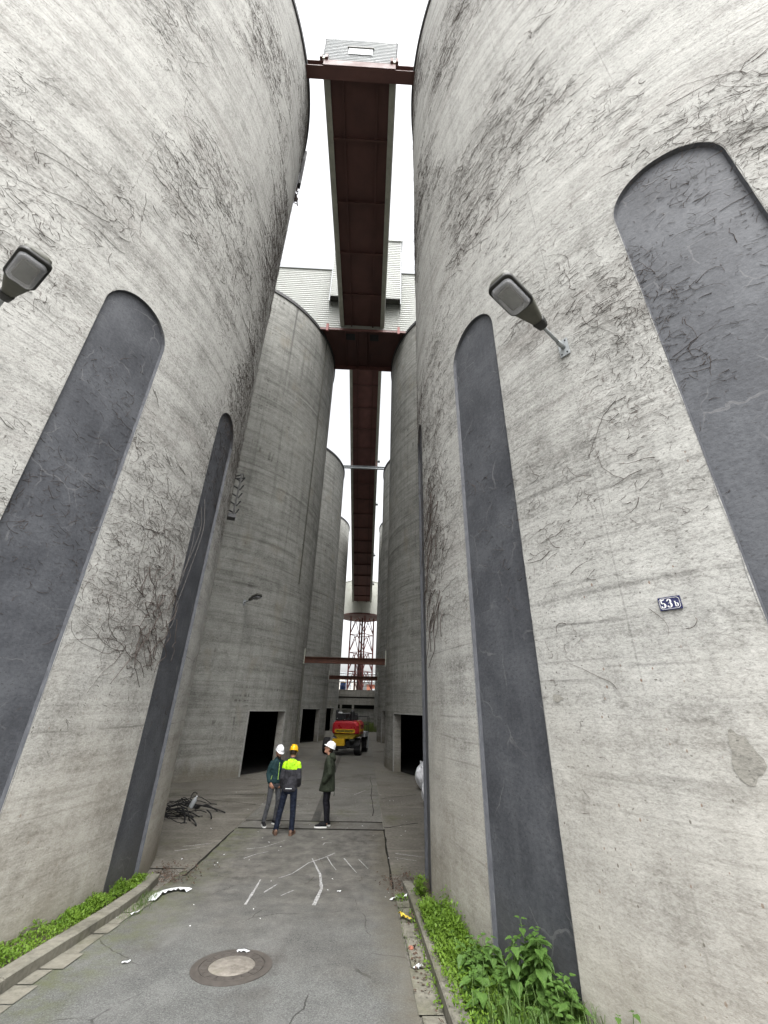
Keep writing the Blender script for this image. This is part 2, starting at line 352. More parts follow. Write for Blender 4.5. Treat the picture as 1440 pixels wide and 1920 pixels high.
# ------------------------------------------------------------------ mesh helpers
def link(o, parent=None):
    COL.objects.link(o)
    if parent: o.parent = parent
    return o
def mesh_obj(name, V, Fc, mat, parent=None, uv=None, smooth=False, weld=False):
    me = bpy.data.meshes.new(name)
    me.from_pydata([tuple(v) for v in V], [], Fc)
    if uv is not None:
        l = me.uv_layers.new(name='UVMap')
        idx = np.empty(len(me.loops), dtype=np.int32); me.loops.foreach_get('vertex_index', idx)
        l.data.foreach_set('uv', np.asarray(uv, dtype=np.float32)[idx].ravel())
    me.materials.append(mat)
    if weld:
        b = bmesh.new(); b.from_mesh(me); bmesh.ops.remove_doubles(b, verts=b.verts, dist=1e-4); b.to_mesh(me); b.free()
    if smooth: me.polygons.foreach_set('use_smooth', [True]*len(me.polygons))
    me.update()
    return link(bpy.data.objects.new(name, me), parent)
def np_obj(name, V, F, mat, parent=None, smooth=False):
    """V (n,3), F (m,k) uniform faces"""
    me = bpy.data.meshes.new(name); V = np.asarray(V, np.float32); F = np.asarray(F, np.int32)
    me.vertices.add(len(V)); me.vertices.foreach_set('co', V.ravel())
    m, k = F.shape
    me.loops.add(m*k); me.loops.foreach_set('vertex_index', F.ravel())
    me.polygons.add(m); me.polygons.foreach_set('loop_start', np.arange(0, m*k, k, dtype=np.int32))
    me.polygons.foreach_set('loop_total', np.full(m, k, dtype=np.int32))
    if smooth: me.polygons.foreach_set('use_smooth', np.ones(m, dtype=bool))
    me.update(calc_edges=True); me.materials.append(mat)
    return link(bpy.data.objects.new(name, me), parent)
def tag(o, label=None, cat=None, group=None, kind=None):
    if label: o['label'] = label
    if cat: o['category'] = cat
    if group: o['group'] = group
    if kind: o['kind'] = kind
    return o
def empty(name, loc, rz=0.0, label=None, cat=None, group=None):
    o = bpy.data.objects.new(name, None); o.empty_display_size = .3
    o.location = loc; o.rotation_euler = (0, 0, rz)
    COL.objects.link(o); return tag(o, label, cat, group)
def copy_tree(o, parent=None):
    c = o.copy(); COL.objects.link(c)
    if parent: c.parent = parent
    for ch in list(o.children): copy_tree(ch, c)
    return c

class MB:
    def __init__(s): s.V = []; s.F = []
    def add(s, V, F):
        k = len(s.V); s.V += [Vector(v) for v in V]; s.F += [tuple(i+k for i in f) for f in F]; return s
    def box(s, x0, x1, y0, y1, z0, z1):
        return s.add([(x0, y0, z0), (x1, y0, z0), (x1, y1, z0), (x0, y1, z0), (x0, y0, z1), (x1, y0, z1), (x1, y1, z1), (x0, y1, z1)],
                     [(0, 3, 2, 1), (4, 5, 6, 7), (0, 1, 5, 4), (1, 2, 6, 5), (2, 3, 7, 6), (3, 0, 4, 7)])
    def bar(s, a, b, wx, wz, up=(0, 0, 1)):
        a, b = Vector(a), Vector(b); d = (b-a).normalized(); up = Vector(up)
        r = d.cross(up)
        if r.length < 1e-4: r = d.cross(Vector((1, 0, 0)))
        r.normalize(); q = r.cross(d)
        V = []
        for p in (a, b):
            for i, j in ((-1, -1), (1, -1), (1, 1), (-1, 1)): V.append(p + r*(i*wx/2) + q*(j*wz/2))
        return s.add(V, [(0, 1, 2, 3), (7, 6, 5, 4), (0, 4, 5, 1), (1, 5, 6, 2), (2, 6, 7, 3), (3, 7, 4, 0)])
    def tube(s, pts, rads, n=8, sx=1.0, cap=True, side=None):
        pts = [Vector(p) for p in pts]
        if not isinstance(rads, (list, tuple)): rads = [rads]*len(pts)
        if cap:                                     # rounded ends
            d0 = (pts[0]-pts[1]).normalized(); d1 = (pts[-1]-pts[-2]).normalized()
            pts = [pts[0]+d0*rads[0]*.9, pts[0]+d0*rads[0]*.55] + pts + [pts[-1]+d1*rads[-1]*.55, pts[-1]+d1*rads[-1]*.9]
            rads = [rads[0]*.35, rads[0]*.82] + list(rads) + [rads[-1]*.82, rads[-1]*.35]
        k = len(s.V); prev = None
        for i, p in enumerate(pts):
            d = (pts[min(i+1, len(pts)-1)] - pts[max(i-1, 0)]).normalized()
            if prev is None:
                a = Vector(side) if side else (Vector((1, 0, 0)) if abs(d.x) < .8 else Vector((0, 1, 0)))
            else: a = prev
            a = (a - d*a.dot(d)).normalized(); b = d.cross(a); prev = a
            for j in range(n):
                t = 2*pi*j/n; s.V.append(p + a*(cos(t)*rads[i]*sx) + b*(sin(t)*rads[i]))
        for i in range(len(pts)-1):
            for j in range(n):
                s.F.append((k+i*n+j, k+i*n+(j+1) % n, k+(i+1)*n+(j+1) % n, k+(i+1)*n+j))
        s.F.append(tuple(k+j for j in range(n))[::-1]); s.F.append(tuple(k+(len(pts)-1)*n+j for j in range(n)))
        return s
    def loft(s, rings):
        k = len(s.V); n = len(rings[0])
        for r in rings: s.V += [Vector(v) for v in r]
        for i in range(len(rings)-1):
            for j in range(n): s.F.append((k+i*n+j, k+i*n+(j+1) % n, k+(i+1)*n+(j+1) % n, k+(i+1)*n+j))
        s.F.append(tuple(k+j for j in range(n))[::-1]); s.F.append(tuple(k+(len(rings)-1)*n+j for j in range(n)))
        return s
    def ell(s, zs, n=20):                              # stack of ellipses (z, rx, ry, cx, cy)
        return s.loft([[(cx+rx*cos(2*pi*j/n), cy+ry*sin(2*pi*j/n), z) for j in range(n)] for z, rx, ry, cx, cy in zs])
    def ball(s, c, r, n=12, m=8):
        c = Vector(c); r = Vector(r) if not isinstance(r, (int, float)) else Vector((r, r, r))
        rings = []
        for i in range(m+1):
            ph = -pi/2 + pi*i/m; q = max(cos(ph), .02)
            rings.append([(c.x+r.x*q*cos(2*pi*j/n), c.y+r.y*q*sin(2*pi*j/n), c.z+r.z*sin(ph)) for j in range(n)])
        return s.loft(rings)
    def prism(s, poly, axis, a, b):                    # poly of 2-D points, extruded along axis
        def P(p, t):
            return {'x': (t, p[0], p[1]), 'y': (p[0], t, p[1]), 'z': (p[0], p[1], t)}[axis]
        n = len(poly); V = [P(p, a) for p in poly] + [P(p, b) for p in poly]
        F = [tuple(range(n))[::-1], tuple(range(n, 2*n))] + [(j, (j+1) % n, n+(j+1) % n, n+j) for j in range(n)]
        return s.add(V, F)
    def xform(s, m):
        s.V = [m @ v for v in s.V]; return s
    def build(s, name, mat, parent=None, smooth=False, bevel=0.0, fix=True):
        me = bpy.data.meshes.new(name); me.from_pydata([tuple(v) for v in s.V], [], s.F); me.materials.append(mat)
        if fix or bevel:
            b = bmesh.new(); b.from_mesh(me); bmesh.ops.recalc_face_normals(b, faces=b.faces)
            if bevel:
                bmesh.ops.bevel(b, geom=[e for e in b.edges if e.calc_face_angle(0) > .5], offset=bevel, segments=2, affect='EDGES', clamp_overlap=True)
            b.to_mesh(me); b.free()
        if smooth: me.polygons.foreach_set('use_smooth', [True]*len(me.polygons))
        me.update()
        return link(bpy.data.objects.new(name, me), parent)
    def remesh(s, name, mat, parent, voxel=.012, smooth=3):
        """one continuous skin over all the pieces"""
        me = bpy.data.meshes.new(name+'_src'); me.from_pydata([tuple(v) for v in s.V], [], s.F)
        b = bmesh.new(); b.from_mesh(me); bmesh.ops.recalc_face_normals(b, faces=b.faces); b.to_mesh(me); b.free()
        o = bpy.data.objects.new(name+'_src', me); COL.objects.link(o)
        r = o.modifiers.new('r', 'REMESH'); r.mode = 'VOXEL'; r.voxel_size = voxel
        if smooth:
            q = o.modifiers.new('s', 'SMOOTH'); q.iterations = smooth; q.factor = .5
        dg = bpy.context.evaluated_depsgraph_get(); dg.update()
        nm = bpy.data.meshes.new_from_object(o.evaluated_get(dg))
        bpy.data.objects.remove(o); bpy.data.meshes.remove(me)
        nm.name = name; nm.materials.clear(); nm.materials.append(mat)
        nm.polygons.foreach_set('use_smooth', [True]*len(nm.polygons))
        return link(bpy.data.objects.new(name, nm), parent)

def gz(y):                                             # ground level along the passage: a ramp rising to the camera
    t = 10.0 - y
    if t <= 0: return 0.0
    if t < 1.0: return .04*t*t
    return .04 + .08*(t-1) if t < 8 else .6

rng = random.Random(7)

# ------------------------------------------------------------------ the setting: ground
def sheet(name, x0, x1, ys, dz, mat, kind='structure', nx=1):
    V = []; F = []
    for y in ys:
        for i in range(nx+1): V.append((x0+(x1-x0)*i/nx, y, gz(y)+dz))
    for j in range(len(ys)-1):
        for i in range(nx):
            a = j*(nx+1)+i; F.append((a, a+1, a+nx+2, a+nx+1))
    o = mesh_obj(name, V, F, mat)
    if kind: o['kind'] = kind
    return o
YS = [-600, -60, -20, -8, -4, 0, 1, 2, 3, 4, 5, 6, 7, 8, 8.6, 9, 9.25, 9.5, 9.75, 10, 11, 12.75]
sheet('ground', -900, 900, YS + [13.5, 20, 40, 80, 200, 900], -.012, MAT['ground'])
sheet('road', -3.28, .58, [-20, -8, -4, 0, 1, 2, 3, 4, 5, 6, 7, 8, 8.6, 9, 9.25, 9.5, 9.75, 10, 11, 12.75], .0, MAT['asphalt'])
sheet('passage', -3.12, .56, [13.55, 20, 40, 67], .0, MAT['passage'])
sheet('drain_channel', -3.12, .56, [12.80, 13.50], .001, MAT['drain'])
# slabs between the silos, left and right
sheet('side_slab', -9.0, -3.145, [9.9, 10, 12, 16, 20], .004, MAT['slab'])
sheet('side_slab', .585, 7.0, [8.7, 8.9, 9.25, 9.5, 9.75, 10, 12, 16, 20], .004, MAT['slab'])
for y0, y1, x0, x1 in ((12.70, 12.80, -3.1, .56), (13.47, 13.555, -3.1, .56)):
    sheet('slab_joint', x0, x1, [y0, y1], .003, MAT['joint'])
def joint_strip(pts, wd, dz=.007):
    V = []; F = []
    for i, (x, y) in enumerate(pts):
        q = wd*(.6+.8*rng.random()); V += [(x-q/2, y, gz(y)+dz), (x+q/2, y+.01, gz(y)+dz)]
    for i in range(len(pts)-1): F.append((2*i, 2*i+1, 2*i+3, 2*i+2))
    o = mesh_obj('slab_joint', V, F, MAT['joint']); o['kind'] = 'structure'
joint_strip([(-3.13+rng.uniform(-.015, .015), 9.5+i*.25) for i in range(13)], .045)
joint_strip([(.575+rng.uniform(-.015, .015), 8.9+i*.3) for i in range(14)], .035)
joint_strip([(.32+rng.uniform(-.02, .02)+.03*sin(i), 14.2+i*.6) for i in range(13)], .016)
# dark repair strip running diagonally up the passage
V = [(-1.36, 13.56, .006), (-1.14, 13.56, .006), (-1.26, 18.8, .006), (-1.46, 19.3, .006), (-1.40, 30, .006), (-1.58, 30, .006)]
o = mesh_obj('repair_strip', V, [(0, 1, 2, 3), (3, 2, 4, 5)], MAT['patch']); o['kind'] = 'structure'
def crack(x0, y0, x1, y1, n=9):
    pts = []
    for i in range(n):
        t = i/(n-1); pts.append((x0+(x1-x0)*t+rng.uniform(-.04, .04), y0+(y1-y0)*t+rng.uniform(-.04, .04)))
    V = []; F = []
    for i, (x, y) in enumerate(pts):
        q = .012+.014*rng.random(); V += [(x, y-q, gz(y)+.009), (x, y+q, gz(y)+.009)]
    for i in range(n-1): F.append((2*i, 2*i+1, 2*i+3, 2*i+2))
    o = mesh_obj('paving_crack', V, F, MAT['joint']); o['kind'] = 'structure'
for a in ((-6.5, 16.4, -3.2, 17.0), (-5.2, 16.0, -3.3, 15.4), (.62, 12.95, 1.5, 13.5), (-3.0, 19.5, -1.6, 20.4), (.6, 16.6, 1.9, 17.4)): crack(*a)

# chalk marks on the asphalt
def chalk(pts, w0, w1):
    V = []; F = []
    fine = []
    for i in range(len(pts)-1):
        for k in range(5): fine.append(Vector(pts[i]).lerp(Vector(pts[i+1]), k/5))
    fine.append(Vector(pts[-1]))
    for i, p in enumerate(fine):
        d = (fine[min(i+1, len(fine)-1)] - fine[max(i-1, 0)]).normalized(); n = Vector((-d.y, d.x))
        q = (w0+(w1-w0)*i/(len(fine)-1))*rng.uniform(.6, 1.2)*.5
        a, b = p+n*q, p-n*q
        V += [(a.x, a.y, gz(a.y)+.005), (b.x, b.y, gz(b.y)+.005)]
    for i in range(len(fine)-1): F.append((2*i, 2*i+1, 2*i+3, 2*i+2))
    o = mesh_obj('road_marking', V, F, MAT['chalk']); o['kind'] = 'structure'
chalk([(-1.69, 8.06), (-1.72, 8.8), (-1.75, 9.35)], .05, .02)
chalk([(-1.54, 8.65), (-1.47, 8.9), (-1.41, 9.13)], .035, .02)
chalk([(-.67, 8.07), (-.63, 8.9), (-.73, 9.69), (-.98, 10.56)], .075, .02)
chalk([(-1.45, 9.45), (-1.25, 9.7), (-1.02, 10.3), (-.74, 10.62), (-.54, 10.92)], .02, .028)
chalk([(-.68, 10.64), (-.55, 10.2), (-.45, 9.93)], .025, .012)
chalk([(-.33, 10.59), (-.2, 10.2), (-.06, 9.8)], .025, .012)
chalk([(-.03, 10.54), (.16, 10.01)], .02, .01)
chalk([(-2.35, 10.5), (-2.17, 10.77), (-1.95, 10.95)], .025, .012)
chalk([(-2.45, 11.1), (-2.1, 11.25), (-1.75, 11.75)], .02, .015)
chalk([(-1.24, 8.5), (-1.08, 8.79)], .025, .015)
chalk([(-.85, 11.45), (-.82, 11.62), (-.66, 11.62)], .025, .02)
chalk([(-3.9, 10.9), (-3.45, 11.15)], .025, .02); chalk([(-3.85, 11.2), (-3.3, 11.45)], .03, .012)
chalk([(.75, 10.95), (1.3, 10.75)], .03, .02); chalk([(.72, 10.7), (1.15, 10.5)], .02, .02)
chalk([(-1.6, 18.0), (-1.1, 18.6), (-.9, 18.5)], .05, .03); chalk([(-.3, 17.2), (.1, 18.1)], .04, .03)

# beds, kerbs, gutters
def strip_solid(name, pts_in, pts_out, h0, h1, mat, **kw):
    """a kerb-like solid between two polylines; h0 below, h1 above ground"""
    V = []; F = []; n = len(pts_in)
    for (xi, yi), (xo, yo) in zip(pts_in, pts_out):
        V += [(xi, yi, gz(yi)-h0), (xo, yo, gz(yo)-h0), (xo, yo, gz(yo)+h1-.012), (xo+(xi-xo)*.12, yo, gz(yo)+h1), (xi, yi, gz(yi)+h1)]
    for i in range(n-1):
        a, b = i*5, i*5+5
        for j in range(5): F.append((a+j, a+(j+1) % 5, b+(j+1) % 5, b+j))
    F += [(0, 1, 2, 3, 4), tuple((n-1)*5+j for j in (4, 3, 2, 1, 0))]
    o = mesh_obj(name, V, F, mat); return o
def kerb_run(xs_in, xs_out, ys, name, label):
    e = empty(name, (xs_in[0], ys[0], gz(ys[0])), 0, label, 'kerb')
    for i in range(len(ys)-1):
        y0, y1 = ys[i], ys[i+1]-.012
        pi_ = [(xs_in[i], y0), (xs_in[i+1], y1)]; po = [(xs_out[i], y0), (xs_out[i+1], y1)]
        o = strip_solid('kerb_stone', pi_, po, .25, .115+rng.uniform(-.006, .006), MAT['kerb'])
        o.parent = e; o.matrix_parent_inverse = Matrix.Translation(-Vector((xs_in[0], ys[0], gz(ys[0]))))
    return e
kys = [0.5, 1.5, 2.5, 3.5, 4.5, 5.5, 6.5, 7.5, 8.4, 9.15]
kerb_run([-3.52, -3.51, -3.51, -3.50, -3.49, -3.49, -3.47, -3.46, -3.48, -3.62], [-3.34, -3.33, -3.33, -3.32, -3.31, -3.31, -3.29, -3.28, -3.32, -3.44], kys, 'kerb',
         'pale worn kerb edging the low green bed beside the left silo')
kerb_run([1.02, 1.02, 1.01, .99, .98, .97, .96, .95, .93, .88], [.86, .86, .85, .83, .82, .81, .80, .79, .775, .74], kys[:-1]+[8.95], 'kerb',
         'grey kerb edging the nettle bed beside the right silo')
def bed(name, xk, side):
    ys = [0.5+i*.33 for i in range(27)]; ys = [y for y in ys if y <= 9.1]
    V = []; F = []; cx, cy = (-11.2527, 8.086) if side < 0 else (8.6331, 8.1927)
    for y in ys:
        dy = y-cy; xs = math.sqrt(max(7.541**2-dy*dy, 0)); xe = cx + xs if side < 0 else cx - xs
        for i in range(7):
            t = i/6; V.append((xk+(xe+side*.05-xk)*t, y, gz(y)+.075+.02*rng.random()+.03*t))
    for j in range(len(ys)-1):
        for i in range(6):
            a = j*7+i; F.append((a, a+1, a+8, a+7))
    o = mesh_obj(name, V, F, MAT['soil'], smooth=True); o['kind'] = 'structure'
bed('planting_bed', -3.47, -1); bed('planting_bed', .95, 1)
def gutter(name, x0, x1, ys):
    for i in range(len(ys)-1):
        q = rng.uniform(-.03, .03)
        sheet(name, x0+(q if x0 < -1 else 0), x1+(q if x0 > -1 else 0), [ys[i], ys[i+1]-.015], .006+rng.uniform(0, .004), MAT['kerb'])
def cobble_gutter():
    y = 1.0
    while y < 8.2:
        L = rng.uniform(.3, .55); q = rng.uniform(-.05, .05)
        sheet('gutter', -3.30, -3.10+q, [y, y+L-.02], .006+rng.uniform(0, .005), MAT['kerb']); y += L
cobble_gutter()
y = 1.0
while y < 8.3:
    L = rng.uniform(.5, .9); sheet('gutter', .59+rng.uniform(-.02, .02), .80, [y, y+L-.02], .006+rng.uniform(0, .004), MAT['kerb']); y += L

# ------------------------------------------------------------------ silos
SR, SH = 7.541, 28.46
PAN_C, PAN_HW, PAN_SPR, PAN_TOP = (-1.258, -.823, -.392, .047), .0785, 8.78, 9.375
RECESS, SLOPE = .055, .0018
DOOR = (-.655, -.312, 2.51)
def silo(cx, cy, sg, label, near, seed, name='silo'):
    e = empty(name, (cx, cy, 0), 0, label, 'silo', None)
    def P(a, r, z): return (sg*r*cos(a), r*sin(a), z)
    z0 = -.3
    ang = set(round(-pi+2*pi*i/144, 5) for i in range(145))
    pans = PAN_C if near else ()
    for c in pans:
        ang = set(a for a in ang if abs(a-c) > PAN_HW+.004)
        for i in range(25): ang.add(round(c-PAN_HW*cos(pi*i/24), 5))
    d0, d1, dh = DOOR
    if not near:
        ang = set(a for a in ang if min(abs(a-d0), abs(a-d1)) > .01) | {d0, d1}
    ang = sorted(ang)
    def arch(a, c, hw, sp, tp): return sp + (tp-sp)*math.sqrt(max(0, 1-((a-c)/hw)**2))
    V = []; F = []; UV = []
    mats = MAT['conc_near'] if near else MAT['conc_far']
    for a, b in zip(ang, ang[1:]):
        m = (a+b)/2; zb = (z0, z0)
        for c in pans:
            if abs(m-c) < PAN_HW: zb = (arch(a, c, PAN_HW, PAN_SPR, PAN_TOP), arch(b, c, PAN_HW, PAN_SPR, PAN_TOP))
        if not near and d0 < m < d1: zb = (dh, dh)
        k = len(V)
        V += [P(a, SR, zb[0]), P(b, SR, zb[1]), P(b, SR, SH), P(a, SR, SH)]
        UV += [(a*SR+seed*40, zb[0]), (b*SR+seed*40, zb[1]), (b*SR+seed*40, SH), (a*SR+seed*40, SH)]
        F.append((k, k+1, k+2, k+3) if sg > 0 else (k+3, k+2, k+1, k))
    wall = mesh_obj('wall', V, F, mats, e, UV, smooth=True)
    b = bmesh.new(); b.from_mesh(wall.data); bmesh.ops.remove_doubles(b, verts=b.verts, dist=1e-4); b.to_mesh(wall.data); b.free()
    # painted niches
    for c in pans:
        r = SR-RECESS; hw = PAN_HW-SLOPE
        V = []; F = []; UV = []
        N = 24; ts = [-cos(pi*i/N) for i in range(N+1)]
        for i in range(N):
            a, q = c+hw*ts[i], c+hw*ts[i+1]
            za, zq = arch(a, c, hw, PAN_SPR, PAN_TOP-.012), arch(q, c, hw, PAN_SPR, PAN_TOP-.012)
            k = len(V); V += [P(a, r, z0), P(q, r, z0), P(q, r, zq), P(a, r, za)]
            UV += [(a*SR+seed*40, z0), (q*SR+seed*40, z0), (q*SR+seed*40, zq), (a*SR+seed*40, za)]
            F.append((k, k+1, k+2, k+3) if sg > 0 else (k+3, k+2, k+1, k))
        pn = mesh_obj('niche', V, F, MAT['slate'], e, UV, smooth=False)
        # splayed reveal, slightly crumbled outer edge
        out = []; inn = []
        for z in np.linspace(z0, PAN_SPR, 40)[:-1]: out.append((c-PAN_HW, z)); inn.append((c-hw, z))
        for i in range(N+1):
            out.append((c+PAN_HW*ts[i], arch(c+PAN_HW*ts[i], c, PAN_HW, PAN_SPR, PAN_TOP))); inn.append((c+hw*ts[i], arch(c+hw*ts[i], c, hw, PAN_SPR, PAN_TOP-.012)))
        for z in np.linspace(PAN_SPR, z0, 40)[1:]: out.append((c+PAN_HW, z)); inn.append((c+hw, z))
        V = []; F = []; UV = []
        for (a, z), (a2, z2) in zip(out, inn):
            j = rng.uniform(-.0004, .0022); V += [P(a+(j if a > c else -j), SR+.0035, z), P(a2, r, z2)]
            UV += [(a*SR+seed*40, z), (a2*SR+.3+seed*40, z2)]
        for i in range(len(out)-1): F.append((2*i, 2*i+1, 2*i+3, 2*i+2))
        ro = mesh_obj('reveal', V, F, MAT['slate_edge'], pn, UV, smooth=False)
        ro.data.materials.append(MAT['slate'])
        for p_ in ro.data.polygons: p_.material_index = 1 if 38 <= p_.index <= 38+N+1 else 0  # arch soffit takes the darker slate to deepen its shadow
    # roof and coping
    n = 144
    V = [P(2*pi*i/n, SR-.02, SH-.05) for i in range(n)]
    mesh_obj('roof', V, [tuple(range(n))], MAT['coping'], e)
    V = []; F = []
    for i in range(n):
        a = 2*pi*i/n
        V += [P(a, SR+.003, SH-.24), P(a, SR+.07, SH-.22), P(a, SR+.07, SH+.04), P(a, SR-.15, SH+.06)]
    for i in range(n):
        for j in range(3):
            k, q = i*4+j, ((i+1) % n)*4+j; F.append((k, q, q+1, k+1))
    mesh_obj('coping', V, F, MAT['coping'], e)
    if not near:
        # thick wall at the doorway, inside coloured near-black to stand for its shade
        ri = SR-.36
        V = [P(d0, SR, z0), P(d0, SR, dh), P(d1, SR, dh), P(d1, SR, z0), P(d0, ri, z0), P(d0, ri, dh), P(d1, ri, dh), P(d1, ri, z0)]
        UV = [(0, z0), (0, dh), (2.6, dh), (2.6, z0), (.36, z0), (.36, dh), (2.9, dh), (2.9, z0)]
        dr = mesh_obj('doorway', V, [(0, 1, 5, 4), (1, 2, 6, 5), (2, 3, 7, 6)], MAT['conc_plain'], e, UV)
        fb = MB()
        for a in (d0-.004, d1+.004):
            p, q = Vector(P(a, SR+.012, 0)), Vector(P(a, SR+.012, dh+.02)); fb.bar(p, q, .07, .05, (sg*cos(a), sin(a), 0))
        for i in range(8):
            a, q = d0+(d1-d0)*i/8, d0+(d1-d0)*(i+1)/8
            fb.bar(P(a, SR+.012, dh+.03), P(q, SR+.012, dh+.03), .05, .07)
        fb.build('door_frame', MAT['frame'], dr)
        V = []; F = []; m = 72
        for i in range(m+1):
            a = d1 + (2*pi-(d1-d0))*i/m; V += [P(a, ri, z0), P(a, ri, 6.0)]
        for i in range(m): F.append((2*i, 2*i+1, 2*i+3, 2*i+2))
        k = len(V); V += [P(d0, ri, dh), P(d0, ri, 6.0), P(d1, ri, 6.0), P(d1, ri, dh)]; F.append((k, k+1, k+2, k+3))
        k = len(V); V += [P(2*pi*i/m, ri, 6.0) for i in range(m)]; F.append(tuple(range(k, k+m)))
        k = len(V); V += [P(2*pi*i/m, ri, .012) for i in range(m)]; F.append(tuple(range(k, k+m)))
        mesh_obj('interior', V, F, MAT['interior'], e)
    return e
PA, PZ, PA2, PZ2 = -.691, 2.55, -.497, 2.95
XL, YL, XR, YR, SP = -11.2527, 8.0860, 8.6331, 8.1927, 17.1386
silo(XL, YL, 1, 'huge pale concrete silo at left with slate painted arched niches and dead creeper', True, 1)
right_silo = silo(XR, YR, -1, 'huge pale concrete silo at right bearing the blue house number plate', True, 2)
silo(XL, YL+SP, 1, 'grey concrete silo with a small wall lamp behind the men, on the left side', False, 3)
silo(XR, YR+SP, -1, 'grey concrete silo with white bags near its dark doorway, right side', False, 4)
silo(XL, YL+2*SP, 1, 'third concrete silo of the left row, its dark doorway beside the red machine', False, 5)
silo(XR, YR+2*SP, -1, 'third concrete silo of the right row with a narrow sliver of dark doorway', False, 6)
silo(XL, YL+3*SP, 1, 'farthest concrete silo of the left row, nearest the tank tower', False, 7)
silo(XR, YR+3*SP, -1, 'farthest concrete silo of the right row, a thin sliver beside the tank tower', False, 8)

def repair_patch(par, sg, pts, mat):
    V = [(sg*(SR+.003)*cos(a), (SR+.003)*sin(a), z) for a, z in pts]
    c = np.mean(np.array(V), 0); V.append(tuple(c/np.array([1, 1, 1])))
    ca = sum(a for a, z in pts)/len(pts); cz = sum(z for a, z in pts)/len(pts)
    V[-1] = (sg*(SR+.004)*cos(ca), (SR+.004)*sin(ca), cz); n = len(pts)
    UV = [(a*SR+93, z+9) for a, z in pts]+[(ca*SR+93, cz+9)]
    mesh_obj('plaster_patch', V, [(i, (i+1) % n, n) for i in range(n)], mat, par, UV)
def blob(ca, cz, wu, wz, seed):
    r = random.Random(seed); out = []
    for i in range(26):
        t = 2*pi*i/26; q = 1+.16*sin(3*t+seed)+.10*sin(5*t+2*seed)+r.uniform(-.07, .07)
        out.append((ca+wu/SR*cos(t)*q*(1-.25*sin(t)), cz+wz*sin(t)*q))
    return out
repair_patch(right_silo, -1, blob(PA, PZ, .09, .17, 11), MAT['conc_patch'])
repair_patch(right_silo, -1, blob(PA2, PZ2, .06, .035, 5), MAT['conc_patch'])
def sP(side, k, a, r, z):
    cx, cy, sg = (XL, YL+(k-1)*SP, 1) if side == 'L' else (XR, YR+(k-1)*SP, -1)
    return Vector((cx+sg*r*cos(a), cy+r*sin(a), z))
def sN(side, a): return Vector(((1 if side == 'L' else -1)*cos(a), sin(a), 0))

# ------------------------------------------------------------------ conveyor galleries and headhouse
def corrugated(x0, x1, z0, z1, pitch=.2, depth=.04):
    """sheet in the xz plane facing -y, horizontal ribs"""
    prof = []; z = z0
    while z < z1-.02:
        for dz, d in ((0, 0), (.12, 0), (.42, -1), (.62, -1), (.92, 0)):
            if z+dz*pitch <= z1: prof.append((z+dz*pitch, d*depth))
        z += pitch
    prof.append((z1, 0)); m = MB(); n = len(prof)
    m.add([(x0, d, z) for z, d in prof] + [(x1, d, z) for z, d in prof], [(i, n+i, n+i+1, i+1) for i in range(n-1)])
    return m
def place(m, loc, rz=0.0, rx=0.0): return m.xform(Matrix.Translation(loc) @ Matrix.Rotation(rz, 4, 'Z') @ Matrix.Rotation(rx, 4, 'X'))

GX0, GX1 = -3.02, .28; GZ = SH+.34
def gallery_frame(m_len, cross, e, deck_mat, beam_mat):
    """local: runs along +y from 0, underside at z=0; width GX"""
    w0, w1 = GX0+.28, GX1-.28
    MB().box(w0, w1, 0, m_len, .16, .20).build('deck_plate', deck_mat, e)
    for x in (w0+.52, w1-.62): MB().box(x, x+.09, .002, m_len-.002, .04, .157).build('joist', beam_mat, e)
    for y in cross:
        MB().box(w0+.003, w1-.003, y-.05, y+.05, .0, .16).build('cross_beam', beam_mat, e)
    for x0, x1 in ((GX0, w0-.003), (w1+.003, GX1)):
        m = MB().box(x0, x1, 0, m_len, -.02, .06)
        xm = x0+.10 if x0 < -1.4 else x1-.13
        m.box(xm, xm+.03, .003, m_len-.003, -.06, -.023)
        m.build('edge_trim', MAT['trim'], e)
# level gallery
e = empty('conveyor_gallery', (0, 7.72, GZ), 0, 'level enclosed conveyor gallery with dark maroon underside spanning overhead between the nearest silos', 'conveyor')
L1 = 22.0-7.72
gallery_frame(L1-.2, [10.48-7.72+i*2.88 for i in range(4)], e, MAT['maroon_dark'], MAT['maroon_dark'])
corrugated(GX0, GX1, .06, 2.42, .165).build('end_wall', MAT['clad_white'], e)
wn = MB().box(-1.92, -.82, -.075, -.05, .72, 1.38).build('window', MAT['clad_white'], e)
MB().box(-1.98, -.76, -.11, -.048, 1.385, 1.45).build('lintel', MAT['lamp_body'], wn)
for x, rz in ((GX0, -pi/2), (GX1, pi/2)):
    m = corrugated(0, L1-.2, .065, 2.42, .165)
    m = place(m, (x, L1-.2 if x < -1 else 0, 0), rz)
    m.build('side_wall', MAT['clad'], e)
MB().box(GX0-.05, GX1+.05, -.03, L1-.2, 2.423, 2.48).build('roof', MAT['clad_white'], e)
MB().box(-2.70, -.14, -.02, L1-.4, 2.483, 3.0).build('roof_monitor', MAT['clad_white'], e)
# carrying beam at the nearest end
e = empty('steel_beam', (-1.33, 7.9, SH), 0, 'dark brown steel beam spanning the nearest two silos below the white gallery end', 'beam')
m = MB().box(-2.46, 2.46, -.22, .22, .22, .27).box(-2.46, 2.46, -.22, .22, -.27, -.22).box(-2.46, 2.46, -.03, .03, -.22, .22)
m.box(-1.62, 1.58, -.26, -.225, -.25, .25)
m.build('beam', MAT['maroon_dark'], e)
for x in (-1.63, 1.52):
    b = MB().box(x-.18, x-.06, -.34, -.1, .275, .62).box(x+.06, x+.18, -.34, -.1, .275, .62).build('saddle', MAT['maroon_dark'], e)
    MB().box(x-.055, x+.055, -.30, -.12, .275, .52).build('post', MAT['trim'], b)
